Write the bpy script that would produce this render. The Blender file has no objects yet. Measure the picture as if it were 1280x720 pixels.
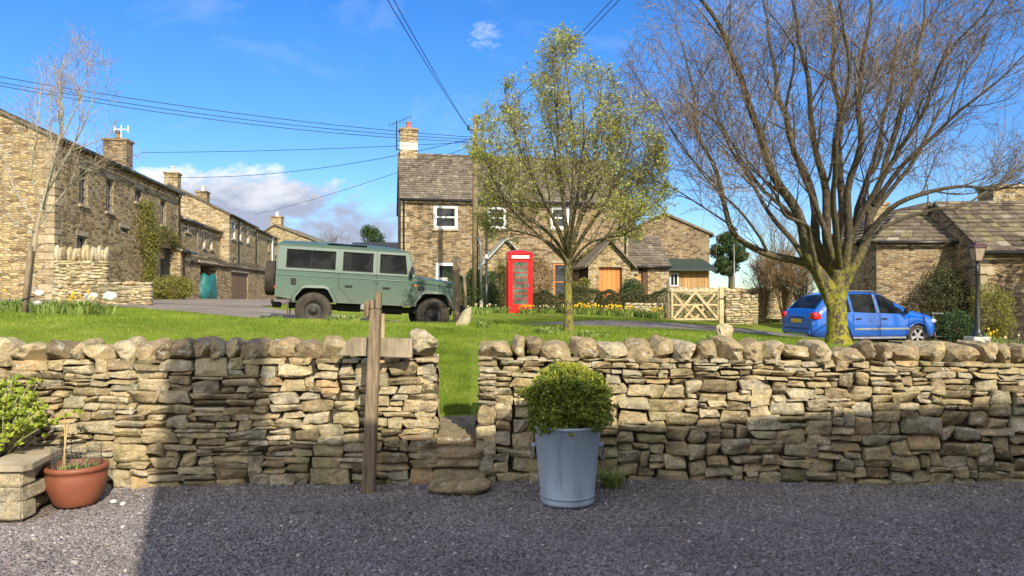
import bpy, bmesh, math, random
import numpy as np
from mathutils import Vector, Matrix, noise as mnoise
R = math.radians
rnd = random.Random(7)
nrng = np.random.default_rng(11)
sc = bpy.context.scene
COL = sc.collection
# ------------------------------------------------------------------ camera, sky, sun, exposure
F, HY, EYE = 925.0, 371.0, 1.6
cam = bpy.data.cameras.new('camera'); cam_o = bpy.data.objects.new('camera', cam); COL.objects.link(cam_o)
cam.lens = 26.0; cam.sensor_width = 36.0; cam.clip_start = .05; cam.clip_end = 3000
cam_o.location = (0, 0, EYE); cam_o.rotation_euler = (R(90.68), 0, 0)
sc.camera = cam_o
SUN_EL, SUN_AZ = 34.0, 23.0          # degrees: height, and how far right of straight behind the viewer
sv = Vector((math.sin(R(SUN_AZ))*math.cos(R(SUN_EL)), -math.cos(R(SUN_AZ))*math.cos(R(SUN_EL)), math.sin(R(SUN_EL))))
sun = bpy.data.lights.new('sun', 'SUN'); sun.energy = 4.4; sun.angle = R(.5); sun.color = (1, .89, .71)
sun_o = bpy.data.objects.new('sun', sun); COL.objects.link(sun_o)
sun_o.rotation_euler = sv.to_track_quat('Z', 'Y').to_euler()
w = bpy.data.worlds.new('World'); sc.world = w; w.use_nodes = True
nt = w.node_tree; nt.nodes.clear()
def N(nt, t, **k):
    n = nt.nodes.new(t)
    for a, b in k.items(): setattr(n, a, b)
    return n
def L(nt, a, b): nt.links.new(a, b)
def math_n(nt, op, a, b=None, c=None, clamp=False):
    n = N(nt, 'ShaderNodeMath', operation=op, use_clamp=clamp)
    for i, v in enumerate((a, b, c)):
        if v is None: continue
        if isinstance(v, (int, float)): n.inputs[i].default_value = v
        else: L(nt, v, n.inputs[i])
    return n.outputs[0]
sky = N(nt, 'ShaderNodeTexSky', sky_type='NISHITA'); sky.sun_disc = False
sky.sun_elevation = R(SUN_EL); sky.sun_rotation = R(180 - SUN_AZ); sky.altitude = 300; sky.air_density = 1.0; sky.dust_density = .05; sky.ozone_density = 2.5
hs = N(nt, 'ShaderNodeHueSaturation'); hs.inputs['Saturation'].default_value = 1.38; hs.inputs['Value'].default_value = .88
hs.inputs['Hue'].default_value = .512; L(nt, sky.outputs[0], hs.inputs['Color'])
tc = N(nt, 'ShaderNodeTexCoord'); sp = N(nt, 'ShaderNodeSeparateXYZ'); L(nt, tc.outputs['Generated'], sp.inputs[0])
ysafe = math_n(nt, 'MAXIMUM', sp.outputs[1], .05)
u = math_n(nt, 'DIVIDE', sp.outputs[0], ysafe); v = math_n(nt, 'DIVIDE', sp.outputs[2], ysafe)
cmb = N(nt, 'ShaderNodeCombineXYZ'); L(nt, u, cmb.inputs[0]); L(nt, math_n(nt, 'MULTIPLY', v, 2.0), cmb.inputs[1])
def noise_n(nt, vec, scale, detail=5, rough=.55, dist=0.0):
    n = N(nt, 'ShaderNodeTexNoise'); n.inputs['Scale'].default_value = scale; n.inputs['Detail'].default_value = detail
    n.inputs['Roughness'].default_value = rough; n.inputs['Distortion'].default_value = dist
    if vec is not None: L(nt, vec, n.inputs['Vector'])
    return n.outputs['Fac']
n1 = noise_n(nt, cmb.outputs[0], 13, 8, .56, .25)
def ell(cu, cv, ru, rv):
    a = math_n(nt, 'DIVIDE', math_n(nt, 'SUBTRACT', u, cu), ru); b = math_n(nt, 'DIVIDE', math_n(nt, 'SUBTRACT', v, cv), rv)
    return math_n(nt, 'SUBTRACT', 1, math_n(nt, 'ADD', math_n(nt, 'MULTIPLY', a, a), math_n(nt, 'MULTIPLY', b, b)))
def cl(e, k, thr, soft):
    s = math_n(nt, 'ADD', math_n(nt, 'MULTIPLY', math_n(nt, 'MAXIMUM', e, -1.6), k), math_n(nt, 'MULTIPLY', math_n(nt, 'SUBTRACT', n1, .5), 3.2))
    return math_n(nt, 'DIVIDE', math_n(nt, 'SUBTRACT', s, thr), soft, clamp=True)
m1 = cl(ell(-.37, .125, .19, .055), .8, .0, .5)
m2 = cl(ell(-.22, .085, .24, .045), .8, .0, .8)
n3 = noise_n(nt, cmb.outputs[0], 55, 6, .65, .5); m3 = math_n(nt, 'MULTIPLY', math_n(nt, 'DIVIDE', math_n(nt, 'SUBTRACT', math_n(nt, 'ADD', math_n(nt, 'MAXIMUM', ell(-.036, .357, .026, .024), -1.5), math_n(nt, 'MULTIPLY', math_n(nt, 'SUBTRACT', n3, .5), 4.5)), .25), 2.2, clamp=True), .6)
wn = noise_n(nt, cmb.outputs[0], 4.0, 6, .6, .6)
m4 = math_n(nt, 'MULTIPLY', math_n(nt, 'DIVIDE', math_n(nt, 'SUBTRACT', wn, .54), .3, clamp=True), .22)
mm = math_n(nt, 'MAXIMUM', math_n(nt, 'MAXIMUM', m1, m2), math_n(nt, 'MAXIMUM', m3, m4))
front = math_n(nt, 'DIVIDE', math_n(nt, 'SUBTRACT', sp.outputs[1], .02), .06, clamp=True); mm = math_n(nt, 'MULTIPLY', mm, front)
# bright broken cloud added to the unseen sky behind the viewer, fills the shade
gn = noise_n(nt, tc.outputs['Generated'], 3.2, 6, .55, .3)
back = math_n(nt, 'DIVIDE', math_n(nt, 'SUBTRACT', .25, sp.outputs[1]), .5, clamp=True)
m5 = math_n(nt, 'MULTIPLY', math_n(nt, 'DIVIDE', math_n(nt, 'SUBTRACT', gn, .36), .14, clamp=True), back)
mm = math_n(nt, 'MAXIMUM', mm, m5)
mback = math_n(nt, 'DIVIDE', math_n(nt, 'SUBTRACT', .05, sp.outputs[1]), .2, clamp=True)
grade = math_n(nt, 'DIVIDE', math_n(nt, 'SUBTRACT', math_n(nt, 'ADD', v, math_n(nt, 'MULTIPLY', math_n(nt, 'SUBTRACT', n1, .5), .16)), .125), .06, clamp=True)
cc = N(nt, 'ShaderNodeMix', data_type='RGBA'); L(nt, grade, cc.inputs['Factor'])
cc.inputs['A'].default_value = (2.0, 2.25, 2.95, 1); cc.inputs['B'].default_value = (4.9, 5.0, 5.2, 1)
cb = N(nt, 'ShaderNodeMix', data_type='RGBA'); L(nt, mback, cb.inputs['Factor']); L(nt, cc.outputs['Result'], cb.inputs['A']); cb.inputs['B'].default_value = (7.3, 7.1, 6.9, 1)
hz = N(nt, 'ShaderNodeMix', data_type='RGBA', blend_type='MULTIPLY'); hz.inputs['Factor'].default_value = 1; L(nt, hs.outputs[0], hz.inputs['A'])
hr_ = N(nt, 'ShaderNodeValToRGB'); hr_.color_ramp.elements[0].position = 0; hr_.color_ramp.elements[0].color = (.50, .62, .76, 1); hr_.color_ramp.elements[1].position = .32; hr_.color_ramp.elements[1].color = (1, 1, 1, 1); L(nt, sp.outputs[2], hr_.inputs[0]); L(nt, hr_.outputs[0], hz.inputs['B'])
mx = N(nt, 'ShaderNodeMix', data_type='RGBA'); L(nt, mm, mx.inputs['Factor']); L(nt, hz.outputs['Result'], mx.inputs['A']); L(nt, cb.outputs['Result'], mx.inputs['B'])
bg = N(nt, 'ShaderNodeBackground'); bg.inputs['Strength'].default_value = .14; L(nt, mx.outputs['Result'], bg.inputs['Color'])
wo = N(nt, 'ShaderNodeOutputWorld'); L(nt, bg.outputs[0], wo.inputs[0])
sc.view_settings.view_transform = 'Standard'; sc.view_settings.look = 'None'; sc.view_settings.gamma = 1; sc.view_settings.exposure = .72

# ------------------------------------------------------------------ helpers
def P(px, py, Y): return Vector(((px-640)/F*Y, Y, EYE+(HY-py)/F*Y))
def zat(py, Y): return EYE+(HY-py)/F*Y
def meta(o, label=None, cat=None, group=None, kind=None):
    if label: o['label'] = label
    if cat: o['category'] = cat
    if group: o['group'] = group
    if kind: o['kind'] = kind
    return o
def thing(name, label, cat, loc=(0, 0, 0), rz=0, group=None, rot=None):
    o = bpy.data.objects.new(name, None); o.empty_display_size = .2; COL.objects.link(o)
    o.location = loc; o.rotation_euler = rot or (0, 0, rz)
    return meta(o, label, cat, group)
def copy_tree(o, parent=None):
    c = o.copy(); COL.objects.link(c)
    if parent: c.parent = parent
    for ch in [k for k in list(bpy.data.objects) if k.parent == o]: copy_tree(ch, c)
    return c
class MB:
    def __init__(s): s.v = []; s.f = []; s.t = []; s.smooth = False
    def add(s, vs, fs, tone=.5):
        b = len(s.v); s.v += [tuple(p) for p in vs]; s.f += [tuple(i+b for i in f) for f in fs]; s.t += [tone]*len(fs); return s
    def box(s, x0, x1, y0, y1, z0, z1, tone=.5, M=None):
        vs = [Vector((x, y, z)) for z in (z0, z1) for y in (y0, y1) for x in (x0, x1)]
        if M: vs = [M @ p for p in vs]
        return s.add(vs, [(0, 2, 3, 1), (4, 5, 7, 6), (0, 1, 5, 4), (2, 6, 7, 3), (0, 4, 6, 2), (1, 3, 7, 5)], tone)
    def bbox(s, x0, x1, y0, y1, z0, z1, bv=.01, tone=.5, M=None):   # bevelled box
        bm = bmesh.new(); bmesh.ops.create_cube(bm, size=1)
        for p in bm.verts: p.co = Vector(((x0+x1)/2+p.co.x*(x1-x0), (y0+y1)/2+p.co.y*(y1-y0), (z0+z1)/2+p.co.z*(z1-z0)))
        bmesh.ops.bevel(bm, geom=bm.edges[:], offset=min(bv, .45*min(x1-x0, y1-y0, z1-z0)), segments=2, affect='EDGES')
        bm.verts.index_update()
        s.add([(M @ p.co) if M else p.co.copy() for p in bm.verts], [[q.index for q in f.verts] for f in bm.faces], tone); bm.free(); return s
    def prism(s, pts, a, b, axis='y', tone=.5):   # polygon pts (2D) extruded along axis between a and b
        def mk(p, t):
            return {'y': (p[0], t, p[1]), 'x': (t, p[0], p[1]), 'z': (p[0], p[1], t)}[axis]
        n = len(pts)
        return s.add([mk(p, a) for p in pts]+[mk(p, b) for p in pts], [tuple(range(n))[::-1], tuple(range(n, 2*n))]+[(i, (i+1) % n, n+(i+1) % n, n+i) for i in range(n)], tone)
    def tube(s, pts, rs, n=8, tone=.5, cap=True):
        pts = [Vector(p) for p in pts]; rs = rs if isinstance(rs, (list, tuple)) else [rs]*len(pts)
        vs = []; k = len(pts); up = None
        for i, p in enumerate(pts):
            d = (pts[min(i+1, k-1)]-pts[max(i-1, 0)]).normalized()
            if up is None: up = d.orthogonal().normalized()
            up = (up-d*up.dot(d)).normalized(); q = d.cross(up)
            for j in range(n):
                a = 2*math.pi*j/n; vs.append(p+(up*math.cos(a)+q*math.sin(a))*rs[i])
        fs = [(i*n+j, i*n+(j+1) % n, (i+1)*n+(j+1) % n, (i+1)*n+j) for i in range(k-1) for j in range(n)]
        if cap: fs += [tuple(range(n))[::-1], tuple(range((k-1)*n, k*n))]
        return s.add(vs, fs, tone)
    def lathe(s, prof, n=32, M=None, tone=.5, axis='z'):
        vs = []
        for r, z in prof:
            for j in range(n):
                a = 2*math.pi*j/n
                p = Vector((r*math.cos(a), r*math.sin(a), z)) if axis == 'z' else Vector((r*math.cos(a), z, r*math.sin(a)))
                vs.append(M @ p if M else p)
        fs = [(i*n+j, i*n+(j+1) % n, (i+1)*n+(j+1) % n, (i+1)*n+j) for i in range(len(prof)-1) for j in range(n)]
        return s.add(vs, fs, tone)
    def build(s, name, mat, parent=None, smooth=False, loc=None, fixn=True):
        me = bpy.data.meshes.new(name); me.from_pydata(s.v, [], s.f); me.update()
        if fixn and len(s.f) < 20000:
            bm = bmesh.new(); bm.from_mesh(me); bmesh.ops.recalc_face_normals(bm, faces=bm.faces[:]); bm.to_mesh(me); bm.free()
        a = me.attributes.new('tone', 'FLOAT', 'FACE'); a.data.foreach_set('value', np.array(s.t, dtype=np.float32))
        uv = me.uv_layers.new(name='UVMap'); co = [p.co for p in me.vertices]
        buf = np.zeros(len(me.loops)*2, dtype=np.float32); z = Vector((0, 0, 1))
        for f in me.polygons:
            nn = f.normal; t = z.cross(nn)
            t = t.normalized() if t.length > .05 else Vector((1, 0, 0)); b = nn.cross(t)
            for li, vi in zip(f.loop_indices, f.vertices):
                buf[2*li] = co[vi].dot(t); buf[2*li+1] = co[vi].dot(b)
        uv.data.foreach_set('uv', buf)
        if smooth: me.shade_smooth()
        me.materials.append(mat)
        o = bpy.data.objects.new(name, me); COL.objects.link(o)
        if parent: o.parent = parent
        if loc is not None: o.location = loc
        return o
def np_mesh(name, V, Fc, mat, parent=None, tone=None, smooth=False, loc=None):   # all faces with the same number of corners
    V = np.asarray(V, dtype=np.float32); Fc = np.asarray(Fc, dtype=np.int32); n, k = Fc.shape
    me = bpy.data.meshes.new(name); me.vertices.add(len(V)); me.vertices.foreach_set('co', V.ravel())
    me.loops.add(n*k); me.loops.foreach_set('vertex_index', Fc.ravel()); me.polygons.add(n)
    me.polygons.foreach_set('loop_start', np.arange(0, n*k, k, dtype=np.int32))
    me.update(calc_edges=True)
    a = me.attributes.new('tone', 'FLOAT', 'FACE')
    a.data.foreach_set('value', np.asarray(tone if tone is not None else np.full(n, .5), dtype=np.float32))
    if smooth: me.shade_smooth()
    me.materials.append(mat)
    o = bpy.data.objects.new(name, me); COL.objects.link(o)
    if parent: o.parent = parent
    if loc is not None: o.location = loc
    return o
# ------------------------------------------------------------------ materials
def mat_base(name, rough=.8, spec=.3, metal=0):
    m = bpy.data.materials.new(name); m.use_nodes = True; t = m.node_tree
    b = t.nodes['Principled BSDF']; b.inputs['Roughness'].default_value = rough; b.inputs['Metallic'].default_value = metal
    b.inputs['Specular IOR Level'].default_value = spec
    return m, t, b
def ramp(t, fac, stops, interp='LINEAR'):
    r = N(t, 'ShaderNodeValToRGB'); r.color_ramp.interpolation = interp
    e = r.color_ramp.elements
    while len(e) > 1: e.remove(e[-1])
    e[0].position = stops[0][0]; e[0].color = (*stops[0][1], 1)
    for p, c in stops[1:]:
        k = e.new(p); k.color = (*c, 1)
    L(t, fac, r.inputs[0]); return r.outputs[0]
def bump(t, b, h, strength=.5, dist=.02, prev=None):
    n = N(t, 'ShaderNodeBump'); n.inputs['Strength'].default_value = strength; n.inputs['Distance'].default_value = dist
    L(t, h, n.inputs['Height'])
    if prev: L(t, prev, n.inputs['Normal'])
    L(t, n.outputs[0], b.inputs['Normal']); return n.outputs[0]
def mixc(t, f, a, b, mode='MIX'):
    n = N(t, 'ShaderNodeMix', data_type='RGBA', blend_type=mode)
    for s, v in (('Factor', f), ('A', a), ('B', b)):
        if isinstance(v, (int, float)): n.inputs[s].default_value = v
        elif isinstance(v, tuple): n.inputs[s].default_value = (*v, 1)
        else: L(t, v, n.inputs[s])
    return n.outputs['Result']
def objvec(t): return N(t, 'ShaderNodeTexCoord').outputs['Object']
def tone_n(t):
    a = N(t, 'ShaderNodeAttribute'); a.attribute_name = 'tone'; return a.outputs['Fac']
def m_plain(name, col, rough=.7, spec=.3, metal=0, var=.25, scale=6, bmp=.15, bdist=.01):
    m, t, b = mat_base(name, rough, spec, metal); v = objvec(t)
    f = noise_n(t, v, scale, 6, .6)
    a = tuple(max(0, c*(1-var)) for c in col); d = tuple(min(1, c*(1+var)) for c in col)
    L(t, ramp(t, f, [(.3, a), (.7, d)]), b.inputs['Base Color'])
    if bmp: bump(t, b, noise_n(t, v, scale*6, 4), bmp, bdist)
    return m
def m_tone(name, stops, rough=.7, spec=.2, var=.25, scale=9, bmp=.3, bdist=.01, bscale=60, trans=0, sss=None):
    m, t, b = mat_base(name, rough, spec); v = objvec(t)
    c = ramp(t, tone_n(t), stops); f = noise_n(t, v, scale, 6, .62)
    c = mixc(t, 1, c, ramp(t, f, [(.25, (1-var,)*3), (.75, (1+var,)*3)]), 'MULTIPLY')
    L(t, c, b.inputs['Base Color'])
    if bmp: bump(t, b, noise_n(t, v, bscale, 5, .65), bmp, bdist)
    if trans:
        tr = N(t, 'ShaderNodeBsdfTranslucent'); L(t, c, tr.inputs[0]); ms = N(t, 'ShaderNodeMixShader'); ms.inputs[0].default_value = trans
        L(t, b.outputs[0], ms.inputs[1]); L(t, tr.outputs[0], ms.inputs[2]); L(t, ms.outputs[0], t.nodes['Material Output'].inputs[0])
    return m
def m_drystone(name, warm=0.0):
    m, t, b = mat_base(name, .9, .15); v = objvec(t)
    s = [(0, (.20, .16, .10)), (.2, (.32, .25, .15)), (.4, (.43, .35, .205)), (.55, (.50, .42, .27)), (.7, (.38, .345, .26)), (.85, (.46, .37, .22)), (.94, (.50, .34, .18)), (1, (.56, .50, .37))]
    c = ramp(t, tone_n(t), s)
    f = noise_n(t, v, 7, 8, .65, .3); c = mixc(t, 1, c, ramp(t, f, [(.28, (.42, .41, .38)), (.5, (1, 1, 1)), (.72, (1.35, 1.28, 1.12))]), 'MULTIPLY')
    fz = noise_n(t, v, 45, 6, .75); c = mixc(t, 1, c, ramp(t, fz, [(.3, (.6,)*3), (.5, (1,)*3), (.7, (1.3,)*3)]), 'MULTIPLY')
    g = noise_n(t, v, 3.1, 6, .6, .8); c = mixc(t, ramp(t, g, [(.5, (0, 0, 0)), (.68, (.5,)*3)]), c, (.27, .27, .12))      # algae
    l = noise_n(t, v, 13, 8, .75, .8); c = mixc(t, ramp(t, l, [(.575, (0, 0, 0)), (.62, (.8,)*3)]), c, (.58, .57, .50))       # pale lichen
    k = noise_n(t, v, 24, 5, .7); c = mixc(t, ramp(t, k, [(.63, (0, 0, 0)), (.7, (.6,)*3)]), c, (.07, .065, .055))           # dark specks
    L(t, c, b.inputs['Base Color'])
    p = bump(t, b, noise_n(t, v, 20, 9, .75, .4), 1.0, .035)
    bump(t, b, noise_n(t, v, 120, 3, .6), .5, .004, p)
    return m
def m_rubble(name, stops, su=3.2, sv_=8.5, mortar=(.17, .14, .10), mort=.05, lich=.5):
    m, t, b = mat_base(name, .92, .12)
    uvn = N(t, 'ShaderNodeUVMap'); nz = N(t, 'ShaderNodeTexNoise'); nz.inputs['Scale'].default_value = 2.2; nz.inputs['Detail'].default_value = 3
    L(t, uvn.outputs[0], nz.inputs['Vector'])
    ad = N(t, 'ShaderNodeMixRGB', blend_type='ADD'); ad.inputs[0].default_value = .10; L(t, uvn.outputs[0], ad.inputs[1]); L(t, nz.outputs['Color'], ad.inputs[2])
    mp = N(t, 'ShaderNodeMapping'); mp.inputs['Scale'].default_value = (su, sv_, 1); L(t, ad.outputs[0], mp.inputs[0])
    vo = N(t, 'ShaderNodeTexVoronoi', voronoi_dimensions='2D'); vo.inputs['Scale'].default_value = 1; vo.inputs['Randomness'].default_value = .78; L(t, mp.outputs[0], vo.inputs['Vector'])
    ve = N(t, 'ShaderNodeTexVoronoi', voronoi_dimensions='2D', feature='DISTANCE_TO_EDGE'); ve.inputs['Scale'].default_value = 1; ve.inputs['Randomness'].default_value = .78; L(t, mp.outputs[0], ve.inputs['Vector'])
    sx = N(t, 'ShaderNodeSeparateColor'); L(t, vo.outputs['Color'], sx.inputs[0])
    c = ramp(t, sx.outputs[0], stops)
    f = noise_n(t, uvn.outputs[0], 1.1, 8, .65); c = mixc(t, 1, c, ramp(t, f, [(.3, (.72, .72, .7)), (.7, (1.25, 1.22, 1.15))]), 'MULTIPLY')
    f2 = noise_n(t, uvn.outputs[0], 14, 6, .7); c = mixc(t, 1, c, ramp(t, f2, [(.3, (.7,)*3), (.7, (1.25,)*3)]), 'MULTIPLY')
    l = noise_n(t, uvn.outputs[0], 5.5, 6, .75, .5); c = mixc(t, ramp(t, l, [(.6, (0, 0, 0)), (.66, (lich,)*3)]), c, (.52, .49, .40))
    edge = ramp(t, ve.outputs['Distance'], [(0, (1, 1, 1)), (mort, (.9,)*3), (mort*2, (0, 0, 0))])
    c = mixc(t, math_n(t, 'MULTIPLY', edge, .6), c, mortar)
    L(t, c, b.inputs['Base Color'])
    h = math_n(t, 'ADD', math_n(t, 'MINIMUM', ve.outputs['Distance'], .16), math_n(t, 'MULTIPLY', sx.outputs[1], .18))
    p = bump(t, b, h, .9, .12); bump(t, b, noise_n(t, uvn.outputs[0], 30, 4, .6), .5, .015, p)
    return m
M = {}
M['dry'] = m_drystone('dry_stone')
M['core'] = m_plain('wall_core', (.05, .042, .03), .95, .1)
ST = [(0, (.14, .10, .06)), (.25, (.28, .21, .12)), (.5, (.37, .28, .155)), (.75, (.46, .36, .20)), (1, (.36, .33, .27))]
ST2 = [(0, (.10, .075, .05)), (.25, (.19, .14, .088)), (.5, (.27, .20, .12)), (.75, (.34, .26, .16)), (1, (.26, .23, .18))]
M['rubble'] = m_rubble('rubble_stone_warm', ST, 4.3, 13.5)
M['rubble2'] = m_rubble('rubble_stone_brown', ST2, 4.6, 12.5, lich=.35)
M['rubble3'] = m_rubble('rubble_stone_golden', [(0, (.22, .17, .10)), (.5, (.40, .32, .19)), (1, (.48, .41, .28))], 4.2, 12.5)
M['slate'] = m_tone('roof_slate', [(0, (.09, .076, .058)), (.5, (.15, .128, .098)), (.85, (.19, .165, .13)), (1, (.25, .23, .17))], .85, .2, .35, 5, .5, .01, 40)
M['slate_moss'] = m_tone('mossy_stone_slate', [(0, (.075, .06, .048)), (.5, (.135, .112, .085)), (.85, (.17, .155, .085)), (1, (.25, .225, .18))], .9, .1, .45, 4, .6, .02, 30)
M['slate_dark'] = m_plain('dark_roof', (.035, .034, .036), .7, .3)
M['lead'] = m_plain('lead_roof', (.30, .34, .33), .55, .4)
M['green_roof'] = m_plain('green_felt', (.03, .048, .04), .6, .3)
M['gutter'] = m_plain('gutter_black', (.018, .018, .02), .35, .5, bmp=0)
M['white'] = m_plain('white_paint', (.78, .78, .76), .4, .4, var=.04, bmp=0)
M['grey_frame'] = m_plain('grey_window_paint', (.20, .19, .17), .6, .3)
M['orange_wood'] = m_tone('varnished_wood', [(0, (.45, .15, .03)), (1, (.62, .23, .05))], .45, .5, .2, 8, .1)
M['brown_wood'] = m_plain('brown_wood', (.10, .055, .035), .7, .2)
M['door_wood'] = m_tone('weathered_door', [(0, (.13, .085, .06)), (1, (.20, .14, .10))], .8, .2)
M['clad'] = m_tone('timber_cladding', [(0, (.33, .20, .09)), (1, (.48, .30, .14))], .7, .2)
def m_glass(name, col=(.012, .014, .016), rough=.06, sp_=.6):
    m, t, b = mat_base(name, rough, sp_); v = objvec(t); L(t, ramp(t, noise_n(t, v, 2.2, 3), [(.42, col), (.6, tuple(c*2.2+.006 for c in col))]), b.inputs['Base Color'])
    bump(t, b, noise_n(t, v, 1.4, 2), .08, .05); return m
M['glass'] = m_glass('window_glass')
M['glass_car'] = m_glass('car_glass', (.005, .006, .006), .02, .15)
M['glass_box'] = m_glass('kiosk_glass', (.06, .08, .065), .12)
def m_paint(name, col, rough=.35, coat=.6, dirt=.0, dirtcol=(.2, .17, .12)):
    m, t, b = mat_base(name, rough, .5); v = objvec(t)
    b.inputs['Coat Weight'].default_value = coat; b.inputs['Coat Roughness'].default_value = .08
    c = ramp(t, noise_n(t, v, 3, 5), [(.3, tuple(k*.93 for k in col)), (.7, tuple(k*1.06 for k in col))])
    if dirt:
        s = N(t, 'ShaderNodeSeparateXYZ'); L(t, v, s.inputs[0])
        lo = math_n(t, 'DIVIDE', math_n(t, 'SUBTRACT', 1.15, s.outputs[2]), 1.1, clamp=True)
        f = math_n(t, 'MULTIPLY', math_n(t, 'MULTIPLY', noise_n(t, v, 5, 7, .7), lo), dirt, clamp=True); c = mixc(t, f, c, dirtcol)
    L(t, c, b.inputs['Base Color']); return m
M['lr'] = m_paint('sage_green_paint', (.058, .105, .082), .42, .35, .8)
M['lr_dark'] = m_plain('black_trim', (.02, .02, .02), .6, .3, bmp=0)
M['blue'] = m_paint('blue_paint', (.003, .095, .46), .18, 1, .15)
M['red'] = m_paint('red_gloss', (.50, .006, .008), .35, .5, .25, (.25, .05, .03))
M['tyre'] = m_plain('tyre_rubber', (.055, .048, .04), .9, .1, var=.4)
M['rim'] = m_plain('steel_rim', (.035, .033, .03), .6, .4)
M['alloy'] = m_plain('alloy_rim', (.45, .45, .46), .35, .6, .6, bmp=0)
M['chrome'] = m_plain('bright_metal', (.6, .6, .6), .2, .6, .9, bmp=0)
M['grey_trim'] = m_plain('grey_trim', (.22, .22, .23), .5, .3, bmp=0)
M['amber'] = m_plain('amber_lens', (.6, .2, .02), .2, .6, bmp=0)
M['redlens'] = m_plain('red_lens', (.45, .012, .01), .15, .7, bmp=0)
M['yellow'] = m_plain('plate_yellow', (.62, .45, .06), .4, .3, bmp=0)
M['lens'] = m_plain('clear_lens', (.45, .47, .48), .1, .8, bmp=0)
M['zinc'] = None
M['terra'] = m_plain('terracotta', (.22, .075, .042), .5, .35, var=.18, scale=5, bmp=.1)
M['oldwood'] = None
M['cane'] = m_plain('bamboo_cane', (.45, .33, .15), .6, .3)
M['wire'] = m_plain('galvanised_wire', (.20, .21, .20), .5, .5, .5, bmp=0)
M['cable'] = m_plain('cable_black', (.015, .015, .018), .6, .3, bmp=0)
M['black_iron'] = m_plain('black_iron', (.015, .018, .017), .4, .5, bmp=0)
M['pole'] = m_plain('creosoted_pole', (.17, .14, .08), .85, .1, var=.4)
M['concrete'] = m_plain('pale_concrete', (.5, .49, .45), .85, .2)
M['cream'] = m_plain('chimney_flashing', (.6, .56, .45), .8, .2)
M['pot_red'] = m_plain('chimney_clay', (.42, .13, .07), .7, .2)
M['tarp'] = m_plain('teal_tarpaulin', (.02, .13, .13), .5, .3)
M['soil'] = m_plain('soil', (.05, .035, .022), .95, .05, var=.5, scale=20, bmp=.8)
M['white_stone'] = m_plain('whitewashed_stone', (.62, .60, .54), .85, .2)
def wood_mat(name, stops, zs=1.2):
    m, t, b = mat_base(name, .85, .15); v = objvec(t); mp = N(t, 'ShaderNodeMapping'); mp.inputs['Scale'].default_value = (45, 45, zs*3); L(t, v, mp.inputs[0])
    f = noise_n(t, mp.outputs[0], 1, 6, .65, .4); g = noise_n(t, v, 3.5, 6, .6)
    c = ramp(t, f, stops); c = mixc(t, 1, c, ramp(t, g, [(.3, (.7, .7, .68)), (.7, (1.2, 1.2, 1.15))]), 'MULTIPLY'); L(t, c, b.inputs['Base Color'])
    bump(t, b, f, .6, .01); return m
M['oldwood'] = wood_mat('weathered_oak', [(.25, (.07, .055, .038)), (.5, (.20, .155, .105)), (.75, (.31, .25, .175))])
M['boardwood'] = wood_mat('silvered_board', [(.25, (.15, .12, .085)), (.5, (.31, .26, .19)), (.75, (.42, .36, .28))])
M['palewood'] = wood_mat('pale_timber', [(.25, (.36, .27, .15)), (.5, (.50, .40, .25)), (.75, (.60, .50, .34))])
def zinc():
    m, t, b = mat_base('painted_galvanised', .5, .4, .25); v = objvec(t)
    mp = N(t, 'ShaderNodeMapping'); mp.inputs['Scale'].default_value = (9, 9, .8); L(t, v, mp.inputs[0])
    c = ramp(t, noise_n(t, mp.outputs[0], 1, 7, .65), [(.28, (.22, .27, .33)), (.45, (.33, .41, .50)), (.75, (.40, .48, .56))])
    k = noise_n(t, v, 11, 7, .7, .5); c = mixc(t, ramp(t, k, [(.62, (0, 0, 0)), (.72, (.6,)*3)]), c, (.42, .43, .42))
    L(t, c, b.inputs['Base Color']); bump(t, b, noise_n(t, v, 6, 4), .25, .01); return m
M['zinc'] = zinc()
def bark(name, base, moss, amt=.5, hi=(.45, .42, .35)):
    m, t, b = mat_base(name, .95, .1); v = objvec(t); mp = N(t, 'ShaderNodeMapping'); mp.inputs['Scale'].default_value = (1, 1, .45); L(t, v, mp.inputs[0])
    f = noise_n(t, mp.outputs[0], 26, 7, .68, .3); c = ramp(t, f, [(.28, tuple(k*.4 for k in base)), (.5, base), (.75, hi)])
    s = N(t, 'ShaderNodeSeparateXYZ'); L(t, v, s.inputs[0])
    low = math_n(t, 'SUBTRACT', 1.0, math_n(t, 'DIVIDE', s.outputs[2], 2.3), clamp=True)
    g = math_n(t, 'MULTIPLY', ramp(t, noise_n(t, v, 7.5, 8, .7, .8), [(.45, (0, 0, 0)), (.56, (1, 1, 1))]), math_n(t, 'MULTIPLY', low, amt), clamp=True)
    c = mixc(t, g, c, moss); L(t, c, b.inputs['Base Color']); bump(t, b, f, .9, .03); return m
M['bark_big'] = bark('mossy_bark', (.08, .066, .048), (.25, .24, .03), 1.6, (.20, .175, .13))
M['bark_mid'] = bark('grey_mossy_bark', (.085, .07, .045), (.24, .22, .035), 1.1, (.30, .27, .19))
M['bark_pale'] = bark('pale_bark', (.33, .30, .22), (.3, .3, .15), .3, (.55, .52, .44))
M['twig'] = m_tone('bare_twigs', [(0, (.07, .05, .03)), (.6, (.155, .115, .07)), (1, (.31, .25, .165))], .85, .15, .2, 3, 0)
M['twig_pale'] = m_tone('pale_twigs', [(0, (.20, .16, .11)), (1, (.40, .33, .24))], .85, .15, .2, 3, 0)
def leafm(name, stops, trans=.3): return m_tone(name, stops, .55, .35, .15, 3, 0, trans=trans)
M['leaf_bud'] = leafm('young_leaves', [(0, (.20, .24, .04)), (.5, (.38, .42, .08)), (1, (.58, .58, .20))], .45)
M['leaf_box'] = leafm('box_leaves', [(0, (.05, .085, .014)), (.5, (.16, .22, .03)), (.85, (.32, .36, .05)), (1, (.55, .50, .07))], .25)
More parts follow.
